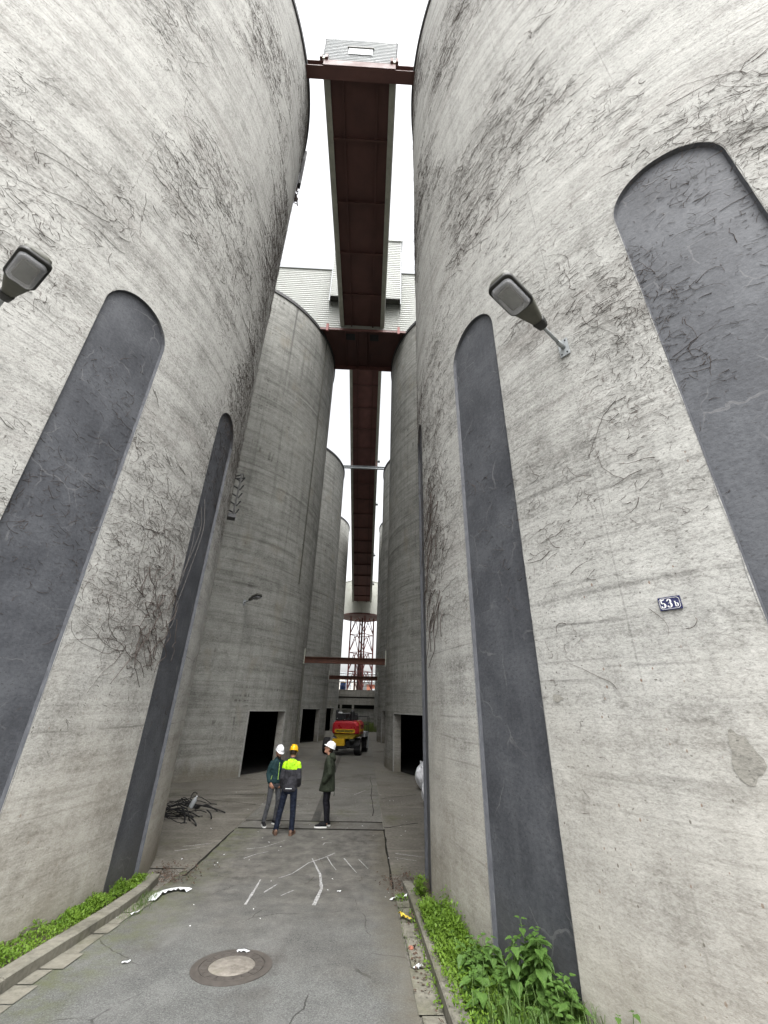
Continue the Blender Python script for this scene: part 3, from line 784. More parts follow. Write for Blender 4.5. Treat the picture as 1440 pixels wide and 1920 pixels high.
# headhouse on the second pair
e = empty('headhouse', (-1.35, 21.8, SH), 0, 'pale corrugated headhouse with a protruding tower straddling the second pair of silos', 'building')
hx0, hx1 = -9.0, 8.5
corrugated(hx0, hx1, .12, 6.85, .23, .034).build('front_wall', MAT['clad'], e)
for x, rz in ((hx0, -pi/2), (hx1, pi/2)):
    place(corrugated(0, 3.7, .12, 6.85, .23, .034), (x, 3.7 if x < 0 else 0, 0), rz).build('side_wall', MAT['clad'], e)
place(corrugated(0, hx1-hx0, .12, 6.85, .23, .034), (hx1, 3.7, 0), pi).build('rear_wall', MAT['clad'], e)
MB().prism([(-.12, 6.85), (3.85, 6.85), (1.9, 7.05)], 'x', hx0-.1, hx1+.1).build('roof', MAT['clad'], e)
MB().box(hx0, -1.55, -.09, -.055, .0, .115).box(1.65, hx1, -.09, -.055, .0, .115).build('base_flashing', MAT['coping'], e)
tw = empty('tower', (0, 0, 0)); tw.parent = e
tx0, tx1, tz0, tz1 = -2.62, 2.86, 2.55, 9.6
corrugated(tx0, tx1, tz0, tz1, .23, .034).xform(Matrix.Translation((0, -.92, 0))).build('tower_wall', MAT['clad'], tw)
for x, rz in ((tx0, -pi/2), (tx1, pi/2)):
    place(corrugated(0, 4.6, tz0, tz1, .23, .034), (x, 3.68 if x < 0 else -.92, 0), rz).build('tower_wall', MAT['clad'], tw)
m = MB().box(tx0+.02, tx1-.02, -.88, -.06, tz0+.5, tz0+.55); m.build('tower_soffit', MAT['lamp_body'], tw)
for x in (tx0, tx1-.06):
    MB().box(x, x+.06, -.975, -.91, tz0-.62, tz1).box(x, x+.06, -.90, -.06, tz0-.62, tz0-.56).build('corner_post', MAT['clad_white'], tw)
MB().box(tx0-.1, tx1+.1, -1.05, 3.8, tz1+.005, tz1+.12).build('tower_roof', MAT['clad'], tw)
# floor bridging the two silos
m = MB().box(-3.2, 3.35, -.05, 3.72, .07, .115); m.build('floor', MAT['maroon_dark'], e)
MB().box(-3.2, 3.35, -.10, .02, -.12, .065).build('floor_girder', MAT['maroon'], e)
MB().box(-2.6, 2.7, 3.60, 3.70, -.32, .065).build('floor_girder', MAT['maroon'], e)
for x in (-1.35, -.55, -.42, .28, .50, 1.25): MB().box(x, x+.08, .03, 3.59, -.10, .066).build('floor_rib', MAT['maroon_dark'], e)
for x in (-1.26, .36+.18): MB().box(x-.02, x+.72, .35, .95, .05, .069).build('hatch', MAT['blackpaint'], e)  # black plates paint the darkness of two floor openings
for x in (-2.62, 2.74): MB().box(x-.09, x+.09, -.22, -.105, -.35, .35).build('bracket', MAT['towerred'], e)

# inclined gallery rising from the tank to the headhouse
SLP = .415
y0, z0_ = 25.9, 34.55-SLP*(25.9-31.6); y1 = 69.35
ln = (y1-y0)*math.sqrt(1+SLP*SLP)
e = empty('conveyor_gallery', (0, y0, z0_), 0, 'long sloping conveyor gallery with reddish underside climbing from the tank to the headhouse', 'conveyor')
e.rotation_euler = (-math.atan(SLP), 0, 0)
kk = math.sqrt(1+SLP*SLP)
gallery_frame(ln, [.12+i*2.46*kk for i in range(18) if .12+i*2.46*kk < ln], e, MAT['maroon'], MAT['maroon_dark'])
for x in (GX0, GX1):
    m = place(corrugated(0, ln, .065, 2.3, .165), (x, ln if x < -1 else 0, 0), -pi/2 if x < -1 else pi/2); m.build('side_wall', MAT['clad'], e)
MB().box(GX0-.05, GX1+.05, 0, ln, 2.3, 2.4).build('roof', MAT['clad'], e)
MB().box(GX0+.01, GX1-.01, ln-.06, ln-.01, .21, 2.29).build('end_wall', MAT['maroon_dark'], e)
for y in (42.5, 49.0, 58.5, 65.0):
    d = (y-y0)*kk; MB().box(GX1+.05, GX1+.30, d-.18, d+.18, .15, .5).bar((GX1, d, .3), (GX1+.1, d, .3), .06, .06).build('floodlight', MAT['zinc'], e)
# its support beam on the third pair
e = empty('steel_beam', (-1.32, 42.2, SH+.55), 0, 'slim grey steel beam spanning the third pair of silos below the sloping gallery', 'beam')
MB().box(-2.7, 2.7, -.12, .12, .13, .17).box(-2.7, 2.7, -.12, .12, -.17, -.13).box(-2.7, 2.7, -.02, .02, -.13, .13).build('beam', MAT['zinc'], e)
for x in (-2.55, 2.55):
    m = MB().bar((x, 0, .17), (x+(.35 if x < 0 else -.35)*-1, 0, .75), .10, .10).bar((x, 0, -.17), (x, 0, -.55), .12, .12)
    m.build('strut', MAT['zinc'], e)
for x in (-1.5, 1.45): MB().bar((x, 0, .171), (x, 0, 1.0), .10, .10).build('post', MAT['maroon'], e)
# low beams across the passage
for k, (yy, zz) in enumerate(((25.28, 5.20), (42.42, 5.27))):
    lab = ('rusty brown steel beam crossing the passage low between the second pair of silos', 'darker rusty beam crossing the passage low between the third pair of silos')[k]
    e = empty('steel_beam', (-1.32, yy, zz), 0, lab, 'beam')
    MB().box(-2.39, 2.37, -.14, .14, .14, .17).box(-2.39, 2.37, -.14, .14, -.17, -.14).box(-2.39, 2.37, -.02, .02, -.14, .14).build('beam', MAT['rustbeam'], e)
    for x in (-2.40, 2.36):
        MB().box(x-.02, x+.04, -.18, .18, -.24, .62).build('end_plate', MAT['trim'], e)

# ------------------------------------------------------------------ tank tower
TC = Vector((-1.45, 73.0, 0))
e = empty('tank_tower', (TC.x, TC.y, 5.1), 0, 'round cream tank on a tall red lattice stand at the far end', 'tank')
n = 56; zb, zt, rt = 16.85-5.1, 22.75-5.1, 3.5
MB().loft([[(rt*cos(2*pi*j/n), rt*sin(2*pi*j/n), z) for j in range(n)] for z in (zb+.30, zt)]).build('tank', MAT['tank'], e)
MB().loft([[((rt+.06)*cos(2*pi*j/n), (rt+.06)*sin(2*pi*j/n), z) for j in range(n)] for z in (zb, zb+.29)]).build('tank_base', MAT['maroon_dark'], e)
MB().loft([[((rt+.05)*q*cos(2*pi*j/n), (rt+.05)*q*sin(2*pi*j/n), z) for j in range(n)] for z, q in ((zt+.003, 1), (zt+.12, 1), (zt+.7, .1))]).build('tank_roof', MAT['tank'], e)
th = math.atan2(.45, 1.98)
cols = [(2.05*cos(th+i*pi/2)+.25, 2.05*sin(th+i*pi/2)) for i in range(4)]
for x, y in cols: MB().bar((x, y, 0), (x, y, zb-.003), .24, .24).build('column', MAT['towerred'], e)
lv = [0, 2.9, 5.9, 8.85, zb]
for i in range(4):
    (xa, ya), (xb, yb) = cols[i], cols[(i+1) % 4]
    m = MB()
    for a, b in zip(lv, lv[1:]):
        xm, ym = (xa+xb)/2, (ya+yb)/2
        m.bar((xa, ya, a+.1), (xm, ym, b-.1), .09, .09).bar((xb, yb, a+.1), (xm, ym, b-.1), .09, .09)
        if b < zb: m.bar((xa, ya, b), (xb, yb, b), .10, .10)
    m.build('bracing', MAT['towerred'], e)
MB().tube([(.25, 0, .05), (.25, 0, 3.6), (.25, 0, 6), (.25, 0, zb)], [.55, .5, .16, .16], 12, cap=False).build('downpipe', MAT['maroon_dark'], e)
MB().box(-.75, -.45, -.6, -.3, 0, 4.6).box(.05, .25, -1.0, -.8, 0, 5.5).build('hoist_frame', MAT['maroon'], e)

# concrete loading platform at the far end
e = empty('loading_platform', (-1.5, 69.0, 0), 0, 'low concrete loading platform with dark recesses below the tank tower', 'platform')
def plain(m, name, mat='conc_plain', par=None):
    o = m.build(name, MAT[mat], par)
    l = o.data.uv_layers.new(name='UVMap')
    for p in o.data.polygons:
        for li in p.loop_indices:
            c = o.data.vertices[o.data.loops[li].vertex_index].co; l.data[li].uv = (c.x+c.y*.7, c.z+1.8)
    return o
plain(MB().box(-14, 14, -.25, 9, 4.12, 5.08), 'parapet', par=e)
plain(MB().box(-14, 14, 0, 9, 3.92, 4.117), 'deck', 'coping', e)  # dark colour draws the shadow line below the parapet
plain(MB().box(-14, 14, -.05, .45, 2.98, 3.917), 'beam', par=e)
for x in (-8, -2.35, .95-2.0+.55, 3.3, 8): plain(MB().box(x-.16, x+.16, -.02, .40, 0, 2.977), 'column', par=e)
plain(MB().box(-14, 14, .6, .85, 0, 2.45), 'infill_wall', 'conc_far', e)
plain(MB().box(-14, 14, 2.9, 3.1, 2.3, 3.9), 'rear_wall', 'interior', e)  # near-black wall colour paints the shade in the slots
plain(MB().box(-2.9, -.2, .2, .58, 0, 2.2), 'shutter', 'lamp_body', e)
rl = MB()
for x in range(-14, 15, 2): rl.bar((x, -.1, 5.08), (x, -.1, 6.1), .05, .05)
rl.bar((-14, -.1, 6.1), (14, -.1, 6.1), .05, .05).bar((-14, -.1, 5.6), (14, -.1, 5.6), .04, .04)
rl.build('railing', MAT['maroon'], e)
e = empty('plastic_drum', (-3.75, 69.6, 5.085), 0, 'blue plastic container standing on the loading platform edge', 'container')
MB().ell([(0, .42, .42, 0, 0), (.05, .46, .46, 0, 0), (.4, .46, .46, 0, 0), (.43, .49, .49, 0, 0), (.48, .46, .46, 0, 0), (.95, .46, .46, 0, 0), (1.0, .42, .42, 0, 0)]).build('drum', MAT['blueplastic'], e, True)
MB().ell([(1.003, .40, .40, 0, 0), (1.06, .44, .44, 0, 0), (1.12, .40, .40, 0, 0)]).build('lid', MAT['liftyellow'], e, True)
# far buildings
def shed(loc, wd, dp, h, mat, label, rows, cols_, roofmat):
    e = empty('warehouse', loc, 0, label, 'building')
    MB().box(-wd/2, wd/2, 0, dp, 0, h).build('wall', MAT[mat], e)
    MB().prism([(-wd/2-.4, h+.003), (wd/2+.4, h+.003), (0, h+wd*.10)], 'y', -.4, dp+.4).build('roof', MAT[roofmat], e)
    for r in range(rows):
        for c in range(cols_):
            x = -wd/2+(c+.5)*wd/cols_; z = h*(r+.55)/(rows)
            f = MB().box(x-.75, x+.75, -.06, -.003, z-.8, z+.8).build('window', MAT['frame'], e)
            MB().box(x-.65, x+.65, -.085, -.063, z-.7, z+.7).build('pane', MAT['zinc'], f)
shed((-14, 118, 0), 22, 14, 10.0, 'pale_wall', 'pale distant warehouse seen behind the lattice stand on the left', 2, 6, 'zinc')
shed((9, 126, 0), 18, 12, 8.5, 'brick', 'dull reddish distant warehouse seen behind the lattice stand on the right', 2, 5, 'zinc')
e = empty('pipe_bridge', (0, 96, 0), 0, 'pale pipe bridge on posts crossing far behind the lattice stand', 'pipe bridge')
for z in (8.6, 9.3, 7.6): MB().tube([(-24, 0, z), (24, 0, z)], .16, 10, cap=False).build('pipe', MAT['zinc'], e, True)
for x in (-18, -9, -4.6, 4.5, 9, 18): MB().bar((x, 0, 0), (x, 0, 9.6), .3, .3).build('post', MAT['zinc'], e)

# ------------------------------------------------------------------ lamps
def rrect(w, h, r, n=4):
    pts = []
    for cx, cy, a0 in ((w/2-r, h/2-r, 0), (-w/2+r, h/2-r, pi/2), (-w/2+r, -h/2+r, pi), (w/2-r, -h/2+r, 1.5*pi)):
        for i in range(n+1): a = a0+pi/2*i/n; pts.append((cx+r*cos(a), cy+r*sin(a)))
    return pts
def make_lamp():
    """origin at the wall plate, arm along +x, tilted up a little by its parts"""
    e = empty('wall_lamp', (0, 0, 0))
    T = Matrix.Rotation(-rad(6), 4, 'Y')
    pl = MB().box(.003, .022, -.07, .07, -.15, .15); pl.build('wall_plate', MAT['zinc'], e)
    bt = MB()
    for y in (-.04, .04):
        for z in (-.11, .11): bt.tube([(.02, y, z), (.034, y, z)], .011, 6, cap=False)
    bt.build('bolts', MAT['lamp_dark'], e)
    MB().tube([(.02, 0, 0), (.16, 0, .012)], .033, 12, cap=False).tube([(.16, 0, .012), (.60, 0, .06)], .024, 12, cap=False).build('arm', MAT['zinc'], e, True)
    # housing: neck then a widening body
    secs = [(.50, .10, .10, .0), (.60, .13, .12, .0), (.72, .19, .13, .0), (.93, .30, .15, 0), (1.0, .315, .16, 0), (1.38, .315, .15, 0), (1.46, .28, .12, 0), (1.49, .18, .06, .01)]
    rings = []
    for x, wd, h, dz in secs:
        pts = rrect(wd, h, min(wd, h)*.33)
        rings.append([T @ Vector((x, p[0], p[1]+dz+.03+ .0)) for p in pts])
    MB().loft(rings).build('housing', MAT['lamp_body'], e, True)
    nk = MB().loft([[T @ Vector((x, p[0], p[1]+.03)) for p in rrect(w_, h_, .035)] for x, w_, h_ in ((.49, .105, .105), (.50, .125, .125), (.62, .16, .145), (.635, .155, .14))])
    nk.build('neck', MAT['lamp_dark'], e, True)
    # bowl below
    def ring(x0, x1, wd, z, r):
        return [T @ Vector(((x0+x1)/2+p[1], p[0], z)) for p in rrect(wd, x1-x0, r)]
    rm = MB().loft([ring(.94, 1.475, .325, -.050, .07), ring(.93, 1.485, .345, -.040, .08), ring(.93, 1.485, .345, .01, .08)])
    rm.build('bowl_rim', MAT['lamp_dark'], e, True)
    bw = MB().loft([ring(1.04, 1.38, .19, -.135, .05), ring(.985, 1.435, .265, -.115, .07), ring(.965, 1.455, .295, -.068, .07)]).build('bowl', MAT['lens'], e, True)
    MB().loft([ring(.99, 1.43, .27, -.060, .06), ring(.99, 1.43, .27, -.052, .06)]).build('reflector', MAT['enamel_white'], bw)
    MB().loft([ring(1.06, 1.36, .17, -.100, .03), ring(1.05, 1.37, .18, -.064, .03)]).build('lamp_insert', MAT['lamp_body'], bw, True)
    return e
lamp = make_lamp()
def put_lamp(o, side, k, a, z, label):
    n = sN(side, a); o.location = sP(side, k, a, SR+.004, z); o.rotation_euler = (0, 0, math.atan2(n.y, n.x)); o.scale = (.94, .92, .92)
    tag(o, label, 'lamp', 'wall lamps on the silos')
put_lamp(lamp, 'R', 1, -.615, 7.2, 'grey wall lamp with clear bowl beside the arched niche on the right silo')
put_lamp(copy_tree(lamp), 'L', 1, -.602, 7.2, 'wall lamp with smoky bowl at the left edge, on the left silo')
put_lamp(copy_tree(lamp), 'L', 2, -.81, 7.2, 'small distant wall lamp on the darker silo behind the men')

# ------------------------------------------------------------------ house number plate
def plate():
    a = -.6655; c = sP('R', 1, a, SR, 3.722); n = sN('R', a)
    e = empty('house_number_plate', c, math.atan2(n.y, n.x)+pi/2, 'blue enamel house number plate reading 53b on the right silo', 'sign')
    W, H = .178, .118
    MB().box(-W/2, W/2, -.016, -.004, -H/2, H/2).build('plate', MAT['enamel'], e, bevel=.003)
    def flat(polys, name):
        m = MB()
        for p in polys: m.prism(p, 'y', -.0185, -.0165)
        return m.build(name, MAT['enamel_white'], e)
    # border line with clipped corners
    def octo(q, c): return [(-W/2+q+c, -H/2+q), (W/2-q-c, -H/2+q), (W/2-q, -H/2+q+c), (W/2-q, H/2-q-c), (W/2-q-c, H/2-q), (-W/2+q+c, H/2-q), (-W/2+q, H/2-q-c), (-W/2+q, -H/2+q+c)]
    o1, o2 = octo(.010, .016), octo(.0125, .0155)
    flat([[o1[i], o1[(i+1) % 8], o2[(i+1) % 8], o2[i]] for i in range(8)], 'border')
    def stroke(pts, ws):
        P = [Vector(p) for p in pts]; out = []
        L = []; Rr = []
        for i, p in enumerate(P):
            d = (P[min(i+1, len(P)-1)] - P[max(i-1, 0)]).normalized(); q = Vector((-d.y, d.x))*ws[i]/2
            L.append(p+q); Rr.append(p-q)
        for i in range(len(P)-1): out.append([tuple(L[i]), tuple(L[i+1]), tuple(Rr[i+1]), tuple(Rr[i])])
        return out
    def arc(cx, cy, rx, ry, a0, a1, n, w0, w1):
        pts = []; ws = []
        for i in range(n+1):
            t = rad(a0+(a1-a0)*i/n); pts.append((cx+rx*cos(t), cy+ry*sin(t))); ws.append(w0+(w1-w0)*abs(cos(t))**1.5)
        return stroke(pts, ws)
    x = -.052                                                            # 5
    five = stroke([(x-.010, .006), (x-.010, .034)], [.008, .008]) + stroke([(x-.013, .034), (x+.002, .031), (x+.015, .036)], [.011, .010, .004])
    five += arc(x+.000, -.014, .013, .019, 130, -160, 18, .004, .013) + [[(x-.018, -.020), (x-.008, -.016), (x-.005, -.024), (x-.014, -.029)]]
    x = -.008                                                            # 3
    three = arc(x, .017, .011, .017, 160, -75, 14, .004, .012) + arc(x, -.014, .013, .019, 75, -160, 18, .004, .013)
    three += [[(x-.017, .018), (x-.008, .020), (x-.006, .028), (x-.013, .030)], [(x-.018, -.020), (x-.008, -.016), (x-.005, -.024), (x-.014, -.029)], [(x-.006, .0005), (x+.006, .0005), (x+.006, .004), (x-.006, .004)]]
    x = .040                                                             # b
    bb = stroke([(x-.007, -.031), (x-.007, .012)], [.007, .007]) + [[(x-.014, .009), (x-.004, .009), (x-.004, .013), (x-.014, .013)]]
    bb += arc(x+.001, -.017, .009, .0145, 140, -140, 14, .003, .009)
    sx = 1.12
    def s_(P): return [[(a_*sx+.006, b_*1.08) for a_, b_ in q] for q in P]
    flat(s_(five), 'numeral'); flat(s_(three), 'numeral'); flat(s_(bb), 'letter')
    m = MB()
    for xx in (-W/2+.006, W/2-.006):
        m.tube([(xx, -.0165, 0), (xx, -.0185, 0)], .003, 8, cap=False)
    m.build('screws', MAT['zinc'], e)
plate()

# ------------------------------------------------------------------ creeper remains
def creeper(side, seed, n, name, label, patches, zlo=3.0, a0=-1.25, a1=.40):
    r = np.random.default_rng(seed); R0 = []
    Vs = []; Fs = []; base = 0
    cnt = 0
    sg = 1 if side == 'L' else -1
    cx, cy = (XL, YL) if side == 'L' else (XR, YR)
    ph = r.uniform(0, 6.28, 8)
    def dens(a, z):
        u = a*SR
        d = .12 + .55*(sin(.9*u+ph[0])*sin(.7*z+ph[1])) + .25*sin(2.3*u+ph[2]+.8*z)*sin(1.7*z+ph[3]-.5*u)
        d *= min(1, max(0.02, (z-zlo)/2.4))
        if z < PAN_SPR and any(abs(a-c) < PAN_HW for c in PAN_C): d *= .5
        for (pa, pz, sa, sz, k) in patches: d += k*math.exp(-((a-pa)/sa)**2-((z-pz)/sz)**2)
        return d
    while cnt < n:
        a = r.uniform(a0, a1); z = 2.0 + (SH-2.2)*r.random()**1.35
        if r.random() > dens(a, z): continue
        cnt += 1; bigone = r.random() < .10
        th0 = r.choice([0, pi]) + r.normal(0, .75); far = min(1, z/16)
        runner = r.random() < .035 and not (z < PAN_TOP+.5 and any(abs(a-c) < PAN_HW+.06 for c in PAN_C))
        for _ in range(1 if runner else int(r.integers(1, 5))):
            L = ((.10+.30*r.random()**1.7) if bigone else (.03+.15*r.random()**2))*(1+.8*far); k = int(r.integers(4, 7)) if bigone else 4
            if runner: L = r.uniform(.6, 1.9); k = 12
            th = th0+r.normal(0, .55); cur = r.normal(0, .55); u = a*SR+r.normal(0, .09); zz = z+r.normal(0, .09)
            rad0 = (r.uniform(.0016, .0036) if bigone else r.uniform(.0010, .0026))*(1+.5*far)
            lift = r.uniform(.0, .05)*(r.random() < .45)*(not runner)
            if runner: cur *= .15; rad0 = r.uniform(.0018, .0038)
            pts = []
            for i in range(k):
                aa = u/SR; rr = SR+.004+lift*(i/(k-1))
                for c in PAN_C:
                    if abs(aa-c) < PAN_HW and zz < PAN_SPR: rr -= RECESS
                pts.append((cx+sg*rr*cos(aa), cy+rr*sin(aa), zz))
                u += cos(th)*L/k; zz += sin(th)*L/k*.8; th += cur*.6+r.normal(0, .30 if not runner else .22)
            P = np.array(pts); out = np.array([sg*cos(a), sin(a), 0.0]); d = np.gradient(P, axis=0); d /= np.linalg.norm(d, axis=1)[:, None]+1e-9
            s_ = np.cross(d, out); s_ /= np.linalg.norm(s_, axis=1)[:, None]+1e-9
            rads = rad0*np.linspace(1, .45, k)[:, None]
            V = np.stack([P-s_*rads, P+s_*rads, P+out*rads*1.4], 1).reshape(-1, 3)
            Vs.append(V)
            for i in range(k-1):
                b0 = base+3*i
                Fs += [(b0, b0+1, b0+4, b0+3), (b0+1, b0+2, b0+5, b0+4), (b0+2, b0, b0+3, b0+5)]
            base += 3*k
    o = np_obj(name, np.concatenate(Vs), np.array(Fs), MAT['twig'])
    tag(o, label, 'creeper', None, 'stuff')
creeper('L', 3, 9500, 'dead_creeper', 'dry dark creeper twigs clinging to the left silo and its niches', [(-.12, 4.6, .08, .8, 2.2), (-.15, 3.9, .07, .6, 1.0), (-.22, 5.6, .12, .9, .5), (.12, 14, .10, 6, 1.2), (-.3, 8.2, .12, 1.5, .3)])
creeper('R', 5, 8500, 'dead_creeper', 'dry dark creeper twigs clinging to the right silo around the lamp', [(-.10, 5.4, .09, .9, 2.0), (-.15, 6.4, .1, .6, .8), (-.72, 7.2, .07, 1.0, 1.0), (-.55, 8.4, .10, .8, .8)], 3.9)
# thicker stems hanging over the second niche on the left, and along the edge on the right
def stems(name, label, side, paths, mat, rr=.007):
    m = MB()
    for p in paths:
        pts = []
        for (a, z, off) in p: pts.append(sP(side, 1, a, SR+off, z))
        sm = []
        for i in range(len(pts)-1):
            p0, p1, p2, p3 = pts[max(i-1, 0)], pts[i], pts[i+1], pts[min(i+2, len(pts)-1)]
            for t in (0, .25, .5, .75):
                sm.append(.5*((2*p1)+(-p0+p2)*t+(2*p0-5*p1+4*p2-p3)*t*t+(-p0+3*p1-3*p2+p3)*t**3))
        sm.append(pts[-1])
        m.tube(sm, [rr*(1-.5*i/len(sm)) for i in range(len(sm))], 5, cap=False)
    o = m.build(name, MAT[mat], None, True); tag(o, label, 'stems')
stems('hanging_stems', 'pale dry stems hanging over the narrow slate niche of the left silo', 'L',
      [[(-.02, 6.6, .02), (.0, 6.2, .05), (-.02, 5.6, .07), (-.05, 4.9, .06), (-.07, 4.2, .03), (-.09, 3.9, .02)],
       [(.01, 6.9, -.05), (.015, 6.2, .06), (-.015, 5.2, .08), (-.04, 4.4, .07), (-.055, 3.75, .03)],
       [(-.06, 6.0, .03), (-.03, 5.9, .06), (-.04, 5.0, .07), (-.06, 4.5, .04)],
       [(-.09, 4.1, .02), (-.05, 4.0, .06), (-.03, 4.15, .06), (-.02, 4.5, .04)]], 'twig_pale', .0036)
pp = []
r2 = random.Random(12)
for i in range(26):
    a, z = -.10+r2.gauss(0, .045), r2.uniform(3.6, 5.4); p = [(a, z, .012)]
    for k in range(r2.randint(3, 6)):
        a += r2.uniform(-.035, .03); z -= r2.uniform(-.05, .28); p.append((a, z, r2.uniform(.01, .06)))
    pp.append(p)
stems('tangled_stems', 'thick dark tangle of dead creeper stems between the niches of the left silo', 'L', pp, 'twig', .0075)
pp = []
for i in range(30):
    a, z = -.06-r2.random()*.13, r2.uniform(4.2, 7.4); p = [(a, z, .012)]
    for k in range(r2.randint(2, 5)):
        a += r2.uniform(.0, .03); z -= r2.uniform(.05, .3); p.append((max(a, -.25), z, r2.uniform(.01, .05)))
    pp.append(p)
stems('tangled_stems', 'dark dead creeper stems tangled beside the thin niche of the right silo', 'R', pp, 'twig', .008)

# black ladder piece on the far flank of the left silo, pipes on the second silos
e = empty('ladder_section', sP('L', 1, .372, SR, 7.75), .372, 'short black metal ladder section hung on the far flank of the left silo', 'ladder')
for y in (-.12, .10): MB().bar((.14, y, 0), (.16, y, 1.35), .055, .05).build('rail', MAT['lamp_dark'], e)
for i in range(5): MB().bar((.15, -.13, .12+i*.27), (.15, .11, .12+i*.27), .05, .04).tube([(.0, 0, .16+i*.27), (.2, .05, .1+i*.27), (.27, -.02, .22+i*.27)], .022, 6).build('rung', MAT['blackpaint'], e)
MB().box(-.01, .22, -.14, .12, -.10, .02).tube([(.0, 0, 1.3), (.2, 0, 1.42), (.25, 0, 1.3), (.02, 0, 1.22)], .02, 6).build('foot_bracket', MAT['blackpaint'], e)
m = MB(); r3 = random.Random(4)
for i in range(16):
    a, z = .36+r3.uniform(-.02, .02), 23.6+r3.random()*1.1; p = []
    for k in range(4):
        p.append(sP('L', 1, a, SR+.02+.08*k*r3.random(), z)); z -= r3.uniform(-.1, .25); a += r3.uniform(-.015, .015)
    m.tube(p, .02, 5)
tag(m.build('dead_creeper', MAT['twig'], None, True), 'dark tuft of dead creeper high on the far flank of the left silo', 'creeper')
m = MB().bar(sP('L', 1, .375, SR+.09, 25.2), sP('L', 1, .375, SR+.09, SH-.3), .26, .16, sN('L', .375))
tag(m.build('cable_duct', MAT['coping'], None), 'dark cable duct high on the far flank of the left silo', 'duct')
for a, z0_, z1_, r_, lab in ((-.045, 0, 4.95, .055, 'dark downpipe running from the low beam to the ground on the left'), (-.33, 9.0, SH-.3, .035, 'thin dark cable pipe running down from the rim of the second left silo')):
    m = MB().tube([sP('L', 2, a, SR+r_+.01, z1_), sP('L', 2, a, SR+r_+.01, z0_)], r_, 8, cap=False)
    for i in range(4): m.bar(sP('L', 2, a-.012, SR+r_, z0_+(z1_-z0_)*(i+.5)/4), sP('L', 2, a+.012, SR+r_, z0_+(z1_-z0_)*(i+.5)/4), .05, .04)
    tag(m.build('downpipe', MAT['lamp_body'], None), lab, 'pipe')

# ------------------------------------------------------------------ manhole
e = empty('manhole_cover', (-1.335, 6.10, gz(6.10)), 0, 'round cast iron manhole cover with concrete centre in the asphalt', 'manhole')
e.rotation_euler = (-math.atan(.08), 0, 0)
def ringmesh(rs, n=64):
    V = []; F = []
    for i in range(n):
        for r_, z in rs: V.append((r_*cos(2*pi*i/n), r_*sin(2*pi*i/n), z))
    k = len(rs)
    for i in range(n):
        for j in range(k-1): F.append((i*k+j, ((i+1) % n)*k+j, ((i+1) % n)*k+j+1, i*k+j+1))
    return V, F
V, F = ringmesh([(.425, -.02), (.425, .006), (.345, .012), (.342, .002), (.334, .002), (.332, .011), (.245, .011), (.243, .0)])
fr = mesh_obj('iron_ring', V, F, MAT['castiron'], e)
st = MB()
for i in range(20):
    a = 2*pi*i/20; st.bar((.262*cos(a), .262*sin(a), .013), (.315*cos(a), .315*sin(a), .013), .022, .006)
st.build('studs', MAT['castiron'], fr)
V, F = ringmesh([(.243, .004), (.235, .010), (.12, .013), (.01, .014)]); F.append(tuple(i*4+3 for i in range(64)))
mesh_obj('concrete_centre', V, F, MAT['covercon'], e, smooth=True)

# ------------------------------------------------------------------ plants
def leaf_cloud(name, label, cat, mat, pts, size, seed, tilt=.7, aspect=.62, kind='stuff'):
    r = np.random.default_rng(seed); n = len(pts); P = np.asarray(pts)
    az = r.uniform(0, 2*pi, n); el = r.normal(.25, tilt, n); s = size*r.uniform(.55, 1.35, n)
    d = np.stack([np.cos(az)*np.cos(el), np.sin(az)*np.cos(el), np.sin(el)], 1)
    side = np.stack([-np.sin(az), np.cos(az), np.zeros(n)], 1); up = np.cross(d, side)
    S = s[:, None]
    V = np.stack([P, P+d*S*.30+side*S*aspect*.42, P+d*S*.72+side*S*aspect*.36-up*S*.05, P+d*S-up*S*.12, P+d*S*.72-side*S*aspect*.36-up*S*.05, P+d*S*.30-side*S*aspect*.42, P+d*S*.5-up*S*-.06*-1], 1)
    F = []
    b = np.arange(n)[:, None]*7
    tri = np.array([[0, 1, 6], [1, 2, 6], [2, 3, 6], [3, 4, 6], [4, 5, 6], [5, 0, 6]])
    F = (b[:, :, None]+tri[None]).reshape(-1, 3)
    o = np_obj(name, V.reshape(-1, 3), F, MAT[mat])
    return tag(o, label, cat, None, kind)
def lface(y): return XL+math.sqrt(SR**2-(y-YL)**2)
def rface(y): return XR-math.sqrt(SR**2-(y-YR)**2)
r = np.random.default_rng(21)
pts = []
while len(pts) < 12500:
    y = r.uniform(3.4, 9.15); xs, xe = -3.53, lface(y)+.02
    if xs-xe < .02: continue
    t = r.random(); x = xe+(xs-xe)*t
    hmax = (.02+.13*max(0, .35+.5*sin(5.1*y+1.3)*sin(3.1*y+4*x)+.35*sin(11*y+7*x))*min(1, (1-t)*3+.25))*(1 if y < 8.2 else .9)
    if y > 8.7 and r.random() < .5: continue
    if r.random() > .55+.6*sin(2.7*y+5*x)*sin(1.9*y+.5): continue
    pts.append((x+r.normal(0, .02)+(.02 if t > .9 else 0), y, gz(y)+.09+hmax*r.random()**.6))
leaf_cloud('ground_cover', 'low bright green chickweed filling the left bed', 'ground cover', 'chickweed', pts, .029, 1)
pts = []
while len(pts) < 15000:
    y = r.uniform(4.2, 7.75); x = r.uniform(.86, rface(y)-.02)
    m1 = math.exp(-((x-1.10)/.27)**2-((y-6.85)/.62)**2)*(.55+.45*sin(9*x+4*y)*sin(7*y-3*x+1)); m2 = .35*math.exp(-((x-1.35)/.5)**2-((y-5.6)/1.0)**2)
    if r.random() > m1+m2: continue
    h = (.08+.34*m1+.12*m2)*(1.35 if r.random() < .06 else r.uniform(.55, 1.0))
    pts.append((x+r.normal(0, .02), y, gz(y)+.08+h*r.random()**.5))
